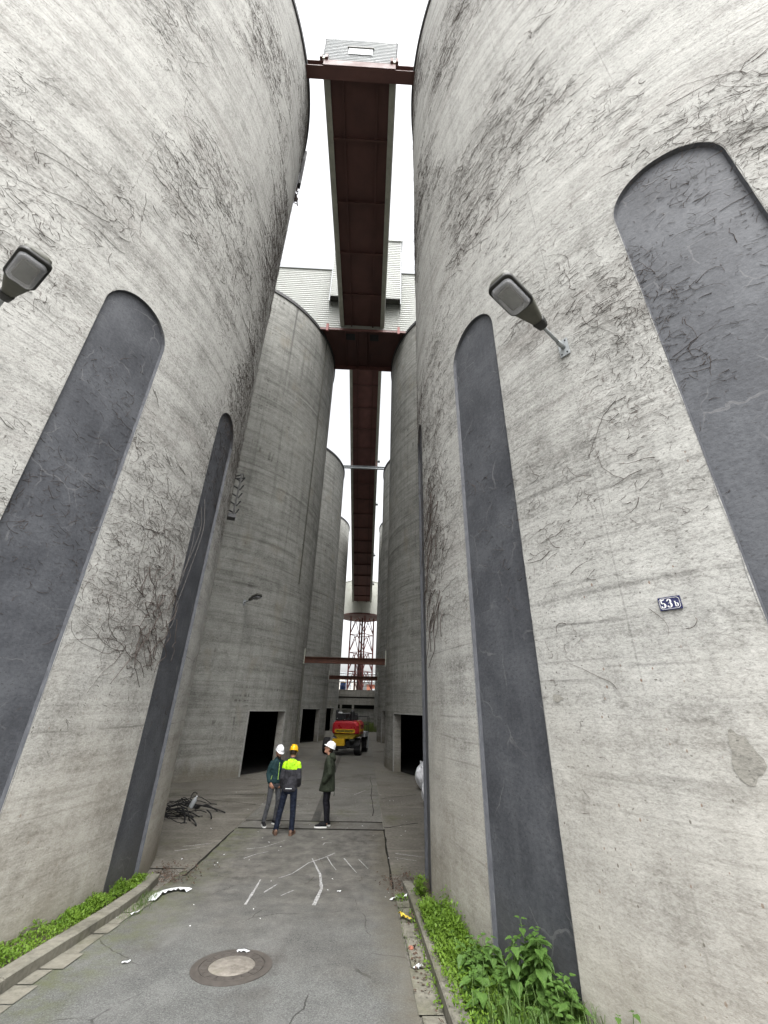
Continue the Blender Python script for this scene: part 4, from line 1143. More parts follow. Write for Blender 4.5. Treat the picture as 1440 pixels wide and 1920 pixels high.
for _ in range(700):                                      # tuft at the kerb end
    x, y = .96+r.normal(0, .045), 8.25+r.normal(0, .10); pts.append((x, y, gz(y)+.1+.22*r.random()))
for _ in range(260):
    x, y = .78+r.normal(0, .03), 5.2+r.random()*2.6; pts.append((x, y, gz(y)+.02+.03*r.random()))
for _ in range(120):
    x, y = .66+r.normal(0, .05), 8.35+r.normal(0, .05); pts.append((x, y, gz(y)+.02+.05*r.random()))
leaf_cloud('ground_cover', 'tall bright chickweed mound spilling over the right kerb', 'ground cover', 'chickweed', pts, .031, 2)
def grass(name, label, spots, seed, hmin, hmax, mat='grass'):
    r = np.random.default_rng(seed); n = len(spots); P = np.asarray(spots)
    az = r.uniform(0, 2*pi, n); h = r.uniform(hmin, hmax, n); lean = r.uniform(.15, .75, n); w_ = r.uniform(.003, .0065, n)*(hmax/.3)**.5
    d = np.stack([np.cos(az), np.sin(az), np.zeros(n)], 1); s = np.stack([-np.sin(az), np.cos(az), np.zeros(n)], 1); up = np.array([0, 0, 1.])
    H = h[:, None]; W = w_[:, None]; Ln = lean[:, None]
    m1 = P+up*H*.45+d*H*Ln*.18; m2 = P+up*H*.8+d*H*Ln*.5; tp = P+up*H*(1-.25*Ln)+d*H*Ln*1.0
    V = np.stack([P-s*W, P+s*W, m1-s*W*.9, m1+s*W*.9, m2-s*W*.6, m2+s*W*.6, tp], 1).reshape(-1, 3)
    b = np.arange(n)[:, None]*7
    tri = np.array([[0, 1, 3], [0, 3, 2], [2, 3, 5], [2, 5, 4], [4, 5, 6]])
    F = (b[:, :, None]+tri[None]).reshape(-1, 3)
    return tag(np_obj(name, V, F, MAT[mat]), label, 'grass', None, 'stuff')
sp = []
while len(sp) < 480:
    y = r.uniform(3.6, 6.0); x = r.uniform(1.0, rface(y)-.02)
    k = math.exp(-((x-1.82)/.14)**2-((y-4.75)/.22)**2)+.35*math.exp(-((x-1.35)/.25)**2-((y-4.6)/.35)**2)
    if r.random() < k: sp.append((x, y, gz(y)+.09))
grass('grass', 'soft green grass tussock growing at the foot of the right silo', sp, 3, .10, .27)
sp = []
for _ in range(900):
    sp.append((-3.17+r.normal(0, .07), r.uniform(7.2, 8.4), gz(7.8)+.005))
for _ in range(150): sp.append((.60+r.normal(0, .02), r.uniform(4.8, 8.0), gz(6.4)-.02))
grass('grass', 'short sparse grass in the gutter joints at the road edge', sp, 4, .02, .06)
sp = []
for _ in range(2600): sp.append((r.uniform(-.9, 1.6), r.uniform(56, 67), 0))
for _ in range(1600): sp.append((r.uniform(-3.9, .8), r.uniform(66, 68.6), 0))
grass('grass', 'rough yellowish green weeds growing beyond the red machine', sp, 6, .3, 1.0, 'far_grass')

NET_LEAF = None
def nettle(x, y, h, seed, label):
    r = random.Random(seed)
    e = empty('nettle_plant', (x, y, gz(y)+.085), r.uniform(0, 6), label, 'nettle', 'nettles in the right bed')
    lx, ly = r.uniform(-.06, .06), r.uniform(-.06, .06)
    def st(t): return Vector((lx*t*t, ly*t*t, h*t))
    MB().tube([st(0), st(.35), st(.7), st(1)], [.005, .0045, .004, .002], 6, cap=False).build('stem', MAT['stem'], e, True)
    m = MB(); levels = max(4, int(h/.062))
    for i in range(levels):
        t = .18+.82*i/(levels-1); base = st(t); L = (.155-.07*t)*r.uniform(.8, 1.2)*(1 if t < .93 else .7)
        for s in (0, 1):
            az = i*pi/2+s*pi+r.uniform(-.3, .3); droop = r.uniform(.15, .55)-.45*max(0, t-.75)*3
            d = Vector((cos(az), sin(az), -droop)).normalized(); sd = Vector((-sin(az), cos(az), 0)); up = sd.cross(d)*-1
            prof = [(0, .02), (.10, .30), (.25, .40), (.45, .36), (.65, .26), (.83, .13), (1, .0)]
            Lv = []; Md = []; Rv = []
            o0 = base+d*L*.18
            for q, (tt, ww) in enumerate(prof):
                bend = Vector((0, 0, -.22*L*tt*tt)); p = o0+d*L*tt+bend; z_ = up*L*.10*(1 if ww > .05 else 0)
                ser = 1+(.10 if q % 2 else -.06)
                Lv.append(p+sd*L*ww*ser+z_); Rv.append(p-sd*L*ww*ser+z_); Md.append(p)
            k = len(m.V); m.V += Lv+Md+Rv; n = len(prof)
            for q in range(n-1):
                m.F += [(k+q, k+q+1, k+n+q+1, k+n+q), (k+n+q, k+n+q+1, k+2*n+q+1, k+2*n+q)]
    m.build('leaves', MAT['nettle'], e, False, fix=False)
    return e
nspots = []
rn = random.Random(9)
for i in range(100):
    if i < 20: x, y, h = rn.gauss(1.64, .09), rn.gauss(5.06, .13), rn.uniform(.38, .58)
    elif i < 60: x, y, h = rn.gauss(1.74, .08), rn.gauss(4.80, .13), rn.uniform(.16, .32)
    elif i < 88: x, y, h = rn.gauss(1.22, .10), rn.gauss(5.65, .35), rn.uniform(.14, .26)
    elif i < 92: x, y, h = rn.gauss(1.44, .11), rn.gauss(5.45, .26), rn.uniform(.22, .40)
    else: x, y, h = rn.gauss(1.24, .14), rn.gauss(5.05, .30), rn.uniform(.12, .24)
    x = min(x, rface(y)-.10); nspots.append((x, y, h))
for i, (x, y, h) in enumerate(nspots):
    nettle(x, y, h, i, 'leafy green nettle in the right bed against the foot of the slate niche')
for i, (x, y, h) in enumerate(((2.06, 4.30, .30), (2.12, 4.20, .26), (2.0, 4.22, .28), (2.16, 4.10, .3), (2.20, 4.14, .24))):
    e = nettle(x, y, h, 50+i, 'low pale green weed at the bottom edge by the right silo'); e['group'] = 'low weeds by the right silo'; e['category'] = 'weed'

# ------------------------------------------------------------------ litter
def leaf_litter(label, boxes, seed, n):
    r = np.random.default_rng(seed); pts = []
    for _ in range(n):
        cx, cy, sx, sy = boxes[r.integers(len(boxes))]; x, y = r.normal(cx, sx), r.normal(cy, sy)
        pts.append((x, y, gz(y)+.012+.03*r.random()**2))
    o = leaf_cloud('leaf_litter', label, 'leaf litter', 'deadleaf', pts, .038, seed, .35, .7)
leaf_litter('brown dead leaves heaped at the end of the left kerb', [(-3.5, 9.45, .14, .14), (-3.25, 9.3, .16, .16), (-3.6, 9.85, .1, .2), (-3.1, 9.7, .2, .3)], 31, 420)
leaf_litter('dark dead leaves and crumbs at the end of the right kerb', [(.75, 9.45, .16, .3), (.9, 9.3, .12, .25), (.66, 8.7, .08, .2), (.78, 7.5, .05, .25), (.68, 6.0, .04, .4), (.98, 8.6, .05, .3), (.62, 9.2, .12, .2)], 32, 520)
rl_ = np.random.default_rng(5); pts = []
for _ in range(110):
    y = rl_.uniform(7.2, 22); x = rl_.uniform(-4.8, 1.4); pts.append((x, y, gz(y)+.010))
leaf_cloud('litter_crumbs', 'tiny pale crumbs scattered over the road and slabs', 'crumbs', 'plastic_white', pts, .035, 6, .08, .6)

def scrap(name, label, cat, mat, pts, wd, dz=.02, curl=.02, group=None):
    """a thin crumpled strip with real thickness"""
    P = [Vector((x, y, gz(y)+dz)) for x, y in pts]; sm = []
    for i in range(len(P)-1):
        p0, p1, p2, p3 = P[max(i-1, 0)], P[i], P[i+1], P[min(i+2, len(P)-1)]
        for t in (0, .33, .66): sm.append(.5*((2*p1)+(-p0+p2)*t+(2*p0-5*p1+4*p2-p3)*t*t+(-p0+3*p1-3*p2+p3)*t**3))
    sm.append(P[-1]); m = MB(); rings = []
    for i, p in enumerate(sm):
        d = (sm[min(i+1, len(sm)-1)]-sm[max(i-1, 0)]).normalized(); q = Vector((-d.y, d.x, 0))*wd/2*(.8+.4*rng.random())
        h = Vector((0, 0, curl*(rng.random()-.2)+(curl if i % 2 else 0))); th = Vector((0, 0, .003))
        rings.append([p-q+h, p+q+h*.3, p+q+h*.3+th, p-q+h+th])
    m.loft(rings); return tag(m.build(name, MAT[mat], None), label, cat, group)
scrap('plastic_strip', 'curved strip of white plastic film lying past the left kerb', 'litter', 'plastic_white', [(-3.10, 8.12), (-3.13, 8.42), (-3.05, 8.62), (-2.92, 8.70), (-2.74, 8.66)], .13, .015, .03)
scrap('paper_scrap', 'small white paper scrap lying on the manhole rim', 'litter', 'plastic_white', [(-1.37, 6.42), (-1.30, 6.44), (-1.24, 6.40)], .05, .018, .012)
scrap('paper_scrap', 'tiny white scrap on the asphalt left of the manhole', 'litter', 'plastic_white', [(-2.52, 6.13), (-2.45, 6.17)], .035, .012, .008)
scrap('paper_scrap', 'white flaky scrap by the end of the right kerb', 'litter', 'plastic_white', [(.50, 8.30), (.60, 8.42), (.70, 8.40), (.74, 8.5)], .05, .014, .02)
scrap('paper_scrap', 'white wad of paper in the right gutter among dead leaves', 'litter', 'plastic_white', [(.63, 6.02), (.67, 6.06), (.72, 6.05)], .05, .02, .03)
scrap('paper_scrap', 'small white scrap on the left gutter stones', 'litter', 'plastic_white', [(-3.12, 7.55), (-3.05, 7.62)], .04, .02, .02)
scrap('paper_scrap', 'white paper chip lying left of the drain joint on the asphalt', 'litter', 'plastic_white', [(-.36, 8.72), (-.30, 8.74)], .03, .012, .006)
scrap('wrapper', 'crumpled yellow wrapper in the right gutter beside the kerb', 'litter', 'yellowwrap', [(.60, 7.62), (.66, 7.50), (.72, 7.40)], .07, .035, .03)
m = MB().ball((.64, 6.55, gz(6.55)+.02), (.035, .03, .02), 8, 5)
tag(m.build('brick_pebble', MAT['brick'], None, True), 'reddish brick pebble in the right gutter', 'pebble')

# heap of black hoses between the two left silos
rh = random.Random(3)
for i in range(46):
    x, y = -5.15+rh.uniform(-.7, .25), 14.2+rh.uniform(-.95, .9); z = .03+.30*rh.random()*max(.1, 1-abs(x+5.1)/.9)
    a = rh.gauss(-.15, .5)+(pi if rh.random() < .5 else 0); L = rh.uniform(.4, 1.15); rr = rh.uniform(.008, .017)
    P = []; n = 6; cur = rh.gauss(0, .14); px, py = x, y
    for k in range(n+1):
        f = k/n; P.append((px, py, max(rr, z*(1-.9*f*f)+.06*sin(f*5+i))))
        px += cos(a)*L/n; py += sin(a)*L/n; a += cur
    m = MB().tube(P, rr, 7); o = m.build('hose', MAT['black'], None, True)
    tag(o, 'length of black hose in the tangled scrap heap behind the left silo', 'hose', 'black hoses in the scrap heap')
for x, y, a, L in ((-4.9, 13.6, -.55, 1.15), (-4.3, 13.9, -.7, .55), (-4.95, 14.6, -.12, 1.2)):
    P = [(x+cos(a-.06*k)*L*k/5, y+sin(a-.06*k)*L*k/5, .13-.018*k) for k in range(6)]
    tag(MB().tube(P, .018, 8).build('hose', MAT['black'], None, True), 'length of black hose in the tangled scrap heap behind the left silo', 'hose', 'black hoses in the scrap heap')
e = empty('plastic_bottle', (-4.72, 13.75, .20), .4, 'dusty grey bottle lying on the heap of black hoses', 'bottle')
T = Matrix.Rotation(rad(25), 4, 'Y')
MB().ell([(0, .05, .05, 0, 0), (.02, .06, .06, 0, 0), (.2, .06, .06, 0, 0), (.26, .025, .025, 0, 0), (.28, .02, .02, 0, 0)], 14).xform(T).build('body', MAT['zinc'], e, True)
MB().ell([(.283, .022, .022, 0, 0), (.30, .022, .022, 0, 0)], 12).xform(T).build('cap', MAT['plastic_white'], e, True)

# white sacks behind the right silo
def sack(loc, rx, ry, rz, h, seed, label):
    r = random.Random(seed); e = empty('sack', loc, r.uniform(0, 3), label, 'sack', None)
    rings = []; n = 28
    for i in range(13):
        t = i/12; q = (sin(pi*min(1, .12+t*.80)))**.55*(1-.25*max(0, t-.75)*4*.8)
        rings.append([((rx*q*(1+.08*sin(3*a+seed+t*4)+.05*sin(7*a+9*t)))*cos(a), ry*q*(1+.08*cos(4*a+seed-t*3)+.04*sin(9*a-7*t))*sin(a), h*(t+.03*sin(5*a+seed))+.02) for a in [2*pi*j/n for j in range(n)]])
    MB().loft(rings).build('bag', MAT['bagwhite'], e, True)
    for s in (-1, 1):
        MB().tube([(s*rx*.5, 0, h*.86), (s*rx*.62, .03, h*1.06), (s*rx*.80, 0, h*1.10), (s*rx*.72, -.04, h*.80)], .022, 6).build('loop', MAT['bagwhite'], e, True)
    return e
sack((2.50, 18.55, 0), .52, .46, 0, .88, 3, 'crumpled white woven sack in front of the dark right doorway')
sack((2.32, 15.6, 0), .50, .42, 0, .80, 8, 'bulging white woven sack half hidden by the right silo')

# ------------------------------------------------------------------ people
def person(loc, rz, s, label, pose):
    e = empty('person', loc, rz, label, 'person'); e.scale = (s, s, s)
    P = pose
    def V(x, y, z): return Vector((x, y, z))
    hd = P['head']; nk = P['neck']
    Rh = Matrix.Rotation(P.get('head_yaw', 0), 4, 'Z') @ Matrix.Rotation(P.get('head_pitch', 0), 4, 'X')
    TH = Matrix.Translation(hd) @ Rh
    # ---- body: one continuous skin (head, neck, torso, limbs, hands with fingers); faces -y
    b = MB()
    head = MB()
    head.ell([(-.125, .028, .030, 0, -.055), (-.112, .045, .050, 0, -.040), (-.085, .058, .075, 0, -.018), (-.04, .068, .092, 0, -.004), (.01, .074, .097, 0, .004), (.06, .074, .096, 0, .006), (.095, .060, .078, 0, .006), (.118, .030, .04, 0, .004)], 20)
    head.tube([(0, -.085, .022), (0, -.104, -.004), (0, -.116, -.030)], [.011, .014, .019], 8)
    head.ball((0, -.088, -.070), (.026, .014, .012)); head.ball((0, -.080, -.108), (.024, .020, .016))
    for q in (-1, 1):
        head.ball((q*.076, .012, -.01), (.010, .022, .032)); head.ball((q*.030, -.082, .036), (.024, .014, .010))
    head.xform(TH); b.add(head.V, head.F)
    b.tube([nk-V(0, 0, .06), nk, hd+Rh @ V(0, .015, -.07)], [.062, .056, .058], 14)
    tz = P['torso']
    b.ell([(z, rx*.88, ry*.86, cx, cy) for z, rx, ry, cx, cy in tz], 20)
    for A in P['arms']:
        b.tube(A, [.048, .044, .038, .034, .026][:len(A)], 10)
    for H in P['hands']:
        wr, fd, pn = Vector(H[0]), Vector(H[1]).normalized(), Vector(H[2]).normalized()
        sd = fd.cross(pn).normalized()
        b.loft([[wr+fd*t+sd*(w_*cos(a))+pn*(h_*sin(a)) for a in [2*pi*j/10 for j in range(10)]] for t, w_, h_ in ((-.02, .024, .020), (.02, .036, .017), (.06, .043, .015), (.095, .042, .013))])
        for q, L in ((-.031, .062), (-.0105, .075), (.0105, .070), (.031, .055)):
            p0 = wr+fd*.085+sd*q; p1 = p0+fd*L*.5+pn*.012; p2 = p1+fd*L*.35+pn*.024; p3 = p2+fd*L*.15+pn*.022
            b.tube([p0, p1, p2, p3], [.0095, .009, .0085, .007], 8)
        t0 = wr+fd*.03-sd*.034; b.tube([t0, t0+fd*.03-sd*.022+pn*.012, t0+fd*.062-sd*.026+pn*.026], [.013, .011, .009], 8)
    for Lg in P['legs']: b.tube(Lg, [.078, .054, .050, .036][:len(Lg)], 12)
    for Lg in P['legs']:
        a = Vector(Lg[-1]); b.tube([a, a+V(0, 0, -.03)], [.035, .035], 8)
    body = b.remesh('body', MAT['skin'], e, .0075, 2)
    for q in (-1, 1):
        MB().ball(TH @ V(q*.030, -.0905, .022), .0085, 10, 6).build('eye', MAT['blackpaint'], e, True)
    # hair
    hb = MB().ell([(-.05, .071, .060, 0, .045), (.0, .080, .082, 0, .030), (.05, .081, .097, 0, .014), (.10, .068, .085, 0, .008)], 20).xform(TH); hb.build('hair', MAT['hair'], e, True)
    if P.get('beard'):
        MB().ell([(-.135, .030, .028, 0, -.060), (-.120, .050, .045, 0, -.050), (-.090, .063, .060, 0, -.040), (-.060, .067, .055, 0, -.042)], 16).xform(TH).build('beard', MAT['hair'], e, True)
    # helmet
    T2 = TH @ Matrix.Translation((0, .004, .055)) @ Matrix.Rotation(P.get('helm_tilt', 0), 4, 'X')
    hm = MB(); rings = []
    n = 28
    for z, q in ((.0, 1), (.02, 1.0), (.05, .965), (.08, .86), (.105, .66), (.118, .42), (.124, .12)):
        rings.append([(.102*q*cos(2*pi*j/n), .128*q*sin(2*pi*j/n), z) for j in range(n)])
    hm.loft(rings)
    for x in (-.035, 0, .035): hm.tube([(x, -.112, .045), (x, -.075, .105), (x, 0, .126), (x, .075, .108), (x, .115, .045)], .010, 6)
    hm.xform(T2); sh = hm.build('helmet', P['helmet'], e, True)
    rings = []
    for off, z in ((.0, .008), (.0, -.006), (1, -.014), (1, -.004)):
        ring = []
        for j in range(n):
            a = 2*pi*j/n; fr = max(0, -sin(a)); ex = (.012+.035*fr**2)*off; ring.append(((.104+ex*.6)*cos(a), (.130+ex)*sin(a), z-.012*fr*off))
        rings.append(ring)
    MB().loft(rings).xform(T2).build('brim', P['helmet'], sh, True)
    if P.get('strap'):
        MB().box(-.05, .05, .108, .122, -.045, -.018).xform(T2).build('headband', MAT['blackpaint'], sh)
    if P.get('ear_slot'):
        for q in (-1, 1): MB().ball((q*.096, -.01, .02), (.012, .022, .028)).xform(T2).build('side_clip', MAT['blackpaint'], sh, True)
    # jacket
    j = MB(); j.ell(P['jacket'], 24)
    for A, rr in zip(P['arms'], P['sleeve']): j.tube(A[:4], rr, 12)
    jk = j.remesh('jacket', P['jmat'], e, .012, 4)
    for nm, mt, fn in P.get('extras', []): fn(e, jk, nm, mt)
    # trousers
    t = MB(); t.ell(P['pelvis'], 22)
    for Lg in P['legs']: t.tube(Lg, P['trouser_r'], 14, cap=False)
    t.remesh('trousers', P['tmat'], e, .012, 3)
    # shoes
    for (x, y, z, a) in P['feet']:
        T3 = Matrix.Translation((x, y, z)) @ Matrix.Rotation(a, 4, 'Z')
        rings = []
        for yy, wd, h in ((.075, .028, .055), (.065, .036, .085), (.02, .040, .105), (-.04, .040, .085), (-.10, .046, .062), (-.16, .046, .048), (-.20, .034, .036), (-.215, .014, .022)):
            rings.append([(wd*cos(q), yy, .022+max(0, h*.5*(1+sin(q)))) for q in [2*pi*k/14 for k in range(14)]])
        sh = MB().loft(rings).xform(T3).build('shoe', P['smat'], e, True)
        so_ = [(.080, .030), (.06, .040), (-.02, .040), (-.10, .049), (-.17, .048), (-.21, .034), (-.225, .012)]
        poly = [(w_, yy) for yy, w_ in so_]+[(-w_, yy) for yy, w_ in reversed(so_)]
        MB().prism(poly, 'z', 0, .026).xform(T3).build('sole', P['sole'], sh)
    return e
VV = lambda x, y, z: Vector((x, y, z))
# man in dark green jacket, looking down, hands at his pockets
def zip_strip(e, jk, nm, mt):
    MB().bar((.0, -.142, 1.02), (.0, -.135, 1.42), .016, .012, (0, -1, 0)).build(nm, mt, e)
def collar(e, jk, nm, mt):
    MB().ell([(1.46, .078, .075, 0, -.005), (1.50, .072, .070, 0, -.012), (1.535, .070, .068, 0, -.018), (1.545, .060, .058, 0, -.018)], 18).build(nm, mt, e, True)
def hem_trim(e, jk, nm, mt):
    MB().bar((-.185, -.075, .98), (-.165, -.10, 1.12), .012, .012).build(nm, mt, e)
person((-2.36, 13.05, .004), rad(38), .985, 'person in a white helmet and dark green jacket, hands at pockets, looking down', dict(
    head=VV(0, -.045, 1.655), neck=VV(0, -.005, 1.50), head_pitch=rad(24), head_yaw=rad(4), helmet=MAT['helmet_white'], beard=True,
    torso=[(.90, .15, .105, 0, 0), (1.05, .145, .10, 0, 0), (1.25, .15, .115, 0, 0), (1.38, .15, .11, 0, 0), (1.46, .14, .085, 0, 0), (1.50, .07, .06, 0, 0)],
    jacket=[(.93, .175, .128, 0, 0), (.97, .178, .132, 0, 0), (1.10, .155, .124, 0, 0), (1.25, .162, .133, 0, 0), (1.36, .166, .130, 0, 0), (1.44, .140, .108, 0, .003), (1.49, .095, .080, 0, .0), (1.53, .068, .068, 0, -.01)],
    arms=[[VV(-.152, 0, 1.41), VV(-.188, .03, 1.28), VV(-.212, .05, 1.15), VV(-.195, -.045, .985), VV(-.180, -.075, .945)], [VV(.152, 0, 1.41), VV(.188, .03, 1.28), VV(.212, .05, 1.15), VV(.195, -.045, .985), VV(.180, -.075, .945)]],
    hands=[((-.180, -.075, .945), (.45, -.30, -.8), (.6, .6, .0)), ((.180, -.075, .945), (-.45, -.30, -.8), (-.6, .6, .0))],
    sleeve=[.062, .058, .052, .045], legs=[[VV(-.095, 0, .90), VV(-.135, -.03, .52), VV(-.15, -.01, .40), VV(-.19, .03, .09)], [VV(.095, 0, .90), VV(.125, -.05, .52), VV(.125, -.03, .40), VV(.12, .02, .09)]],
    pelvis=[(.82, .15, .105, 0, 0), (.90, .168, .120, 0, 0), (.98, .160, .112, 0, 0), (1.02, .15, .105, 0, 0)], trouser_r=[.088, .066, .062, .055],
    feet=[(-.19, .03, 0, rad(-14)), (.12, .02, 0, rad(10))], smat=MAT['shoe_dark'], sole=MAT['sole'], jmat=MAT['jacket_green'], tmat=MAT['jeans_grey'],
    extras=[('zip', MAT['collar_lime'], zip_strip), ('collar', MAT['jacket_green'], collar), ('pocket_trim', MAT['collar_lime'], hem_trim)]))
# man with yellow helmet seen from behind
def yoke(e, jk, nm, mt):
    m = MB(); rows = []
    # shell following the shoulders, a little proud of the jacket
    m.ell([(1.305, .176, .140, 0, .0), (1.31, .182, .148, 0, 0), (1.39, .182, .141, 0, .002), (1.455, .150, .116, 0, .006), (1.50, .10, .088, 0, .008), (1.515, .06, .06, 0, .008)], 26)
    for q in (-1, 1): m.tube([(q*.155, 0, 1.415), (q*.178, .016, 1.345)], [.069, .069], 14)
    m.remesh(nm, mt, e, .010, 3)
def hood(e, jk, nm, mt):
    MB().loft([[(.115*q*cos(a), .105+.055*q*sin(a)+dy, z) for a in [2*pi*k/18 for k in range(18)]] for z, q, dy in ((1.33, .12, .018), (1.36, .55, .012), (1.42, .92, 0), (1.47, 1.0, -.02), (1.51, .85, -.04), (1.53, .5, -.05))]).build(nm, mt, e, True)
def hcollar(e, jk, nm, mt):
    MB().ell([(1.49, .080, .078, 0, .0), (1.53, .072, .072, 0, .0), (1.56, .068, .068, 0, .0), (1.565, .06, .06, 0, .0)], 18).build(nm, mt, e, True)
def back_strip(e, jk, nm, mt):
    MB().box(-.08, .07, .140, .158, .915, .928).build(nm, mt, e)
def back_seam(e, jk, nm, mt):
    m = MB().tube([(-.02, .158, 1.29), (.03, .156, 1.15), (.09, .146, 1.0)], .005, 6); m.build(nm, mt, e, True)
person((-1.83, 12.22, .004), rad(180-4), 1.025, 'person seen from behind in a yellow helmet and charcoal jacket with neon yellow shoulders', dict(
    head=VV(0, -.035, 1.655), neck=VV(0, -.0, 1.51), head_pitch=rad(12), helmet=MAT['helmet_yellow'], ear_slot=True,
    torso=[(.90, .15, .105, 0, 0), (1.05, .15, .10, 0, 0), (1.25, .155, .115, 0, 0), (1.38, .155, .11, 0, 0), (1.46, .14, .085, 0, 0), (1.50, .07, .06, 0, 0)],
    jacket=[(.845, .160, .128, 0, .006), (.875, .178, .146, 0, .006), (1.0, .175, .143, 0, .006), (1.15, .172, .140, 0, 0), (1.28, .172, .142, 0, 0), (1.38, .172, .135, 0, 0), (1.45, .142, .110, 0, .003), (1.49, .095, .080, 0, .0), (1.52, .070, .068, 0, .0)],
    arms=[[VV(-.155, 0, 1.41), VV(-.190, .03, 1.27), VV(-.212, .045, 1.14), VV(-.185, -.09, .98), VV(-.150, -.13, .96)], [VV(.155, 0, 1.41), VV(.190, .03, 1.27), VV(.214, .04, 1.12), VV(.200, -.07, .93), VV(.178, -.10, .89)]],
    hands=[((-.150, -.13, .96), (.75, -.5, .05), (0, 0, 1)), ((.178, -.10, .89), (-.3, -.5, -.7), (-.5, .4, 0))],
    sleeve=[.066, .062, .056, .048], legs=[[VV(-.10, 0, .90), VV(-.125, -.01, .52), VV(-.135, .0, .40), VV(-.145, .025, .08)], [VV(.10, 0, .90), VV(.165, -.02, .52), VV(.185, .0, .40), VV(.225, .03, .08)]],
    pelvis=[(.80, .15, .108, 0, 0), (.88, .165, .122, 0, 0), (.96, .158, .115, 0, 0), (1.0, .15, .11, 0, 0)], trouser_r=[.092, .074, .070, .062],
    feet=[(-.145, .03, 0, rad(-8)), (.225, .035, 0, rad(22))], smat=MAT['shoe_tan'], sole=MAT['shoe_tan'], jmat=MAT['jacket_grey'], tmat=MAT['navy'],
    extras=[('yoke', MAT['hivis'], yoke), ('hood', MAT['hivis'], hood), ('collar', MAT['jacket_grey'], hcollar), ('reflective_strip', MAT['reflect'], back_strip), ('seam', MAT['blackpaint'], back_seam)]))
# man in olive parka, facing left, head tilted back
def phood(e, jk, nm, mt):
    MB().loft([[(.125*q*cos(a), .055+.085*q*sin(a)+dy, z) for a in [2*pi*k/18 for k in range(18)]] for z, q, dy in ((1.38, .30, .055), (1.42, .80, .035), (1.47, 1.0, .015), (1.52, .98, -.005), (1.56, .78, -.01), (1.575, .6, -.01))]).build(nm, mt, e, True)
def tail(e, jk, nm, mt):
    MB().tube([(.03, .150, .79), (.035, .175, .70), (.03, .170, .64)], .007, 6).build(nm, mt, e, True)
person((-.93, 12.98, .004), rad(-90-6), 1.045, 'person in a long olive parka and white helmet, facing left and looking up', dict(
    head=VV(0, -.030, 1.665), neck=VV(0, -.0, 1.51), head_pitch=rad(-24), helmet=MAT['helmet_white'], strap=True,
    torso=[(.90, .15, .105, 0, 0), (1.05, .145, .10, 0, 0), (1.25, .15, .115, 0, 0), (1.38, .15, .11, 0, 0), (1.46, .14, .085, 0, 0), (1.50, .07, .06, 0, 0)],
    jacket=[(.735, .195, .200, 0, -.025), (.76, .205, .205, 0, -.025), (.90, .195, .185, 0, -.015), (1.05, .180, .160, 0, -.005), (1.22, .185, .142, 0, 0), (1.35, .19, .135, 0, .003), (1.44, .160, .112, 0, .006), (1.49, .095, .085, 0, .0), (1.53, .074, .074, 0, .0)],
    arms=[[VV(-.185, 0, 1.42), VV(-.225, .04, 1.28), VV(-.245, .06, 1.15), VV(-.195, -.07, .98), VV(-.15, -.09, .94)], [VV(.185, 0, 1.42), VV(.225, .04, 1.28), VV(.245, .06, 1.15), VV(.195, -.07, .98), VV(.15, -.09, .94)]],
    hands=[((-.145, -.08, .95), (.3, -.1, -.9), (.7, .4, 0)), ((.145, -.08, .95), (-.3, -.1, -.9), (-.7, .4, 0))],
    sleeve=[.076, .072, .068, .060], legs=[[VV(-.075, 0, .90), VV(-.08, -.02, .52), VV(-.08, .005, .40), VV(-.085, .03, .09)], [VV(.075, .0, .90), VV(.08, -.03, .52), VV(.08, -.005, .40), VV(.085, .025, .09)]],
    pelvis=[(.80, .14, .10, 0, 0), (.88, .155, .115, 0, 0), (.96, .15, .11, 0, 0)], trouser_r=[.094, .068, .066, .048],
    feet=[(-.085, .02, 0, rad(-8)), (.10, -.03, 0, rad(10))], smat=MAT['shoe_dark'], sole=MAT['sole'], jmat=MAT['olive'], tmat=MAT['blackcloth'],
    extras=[('hood', MAT['olive'], phood), ('drawstring', MAT['olive'], tail)]))

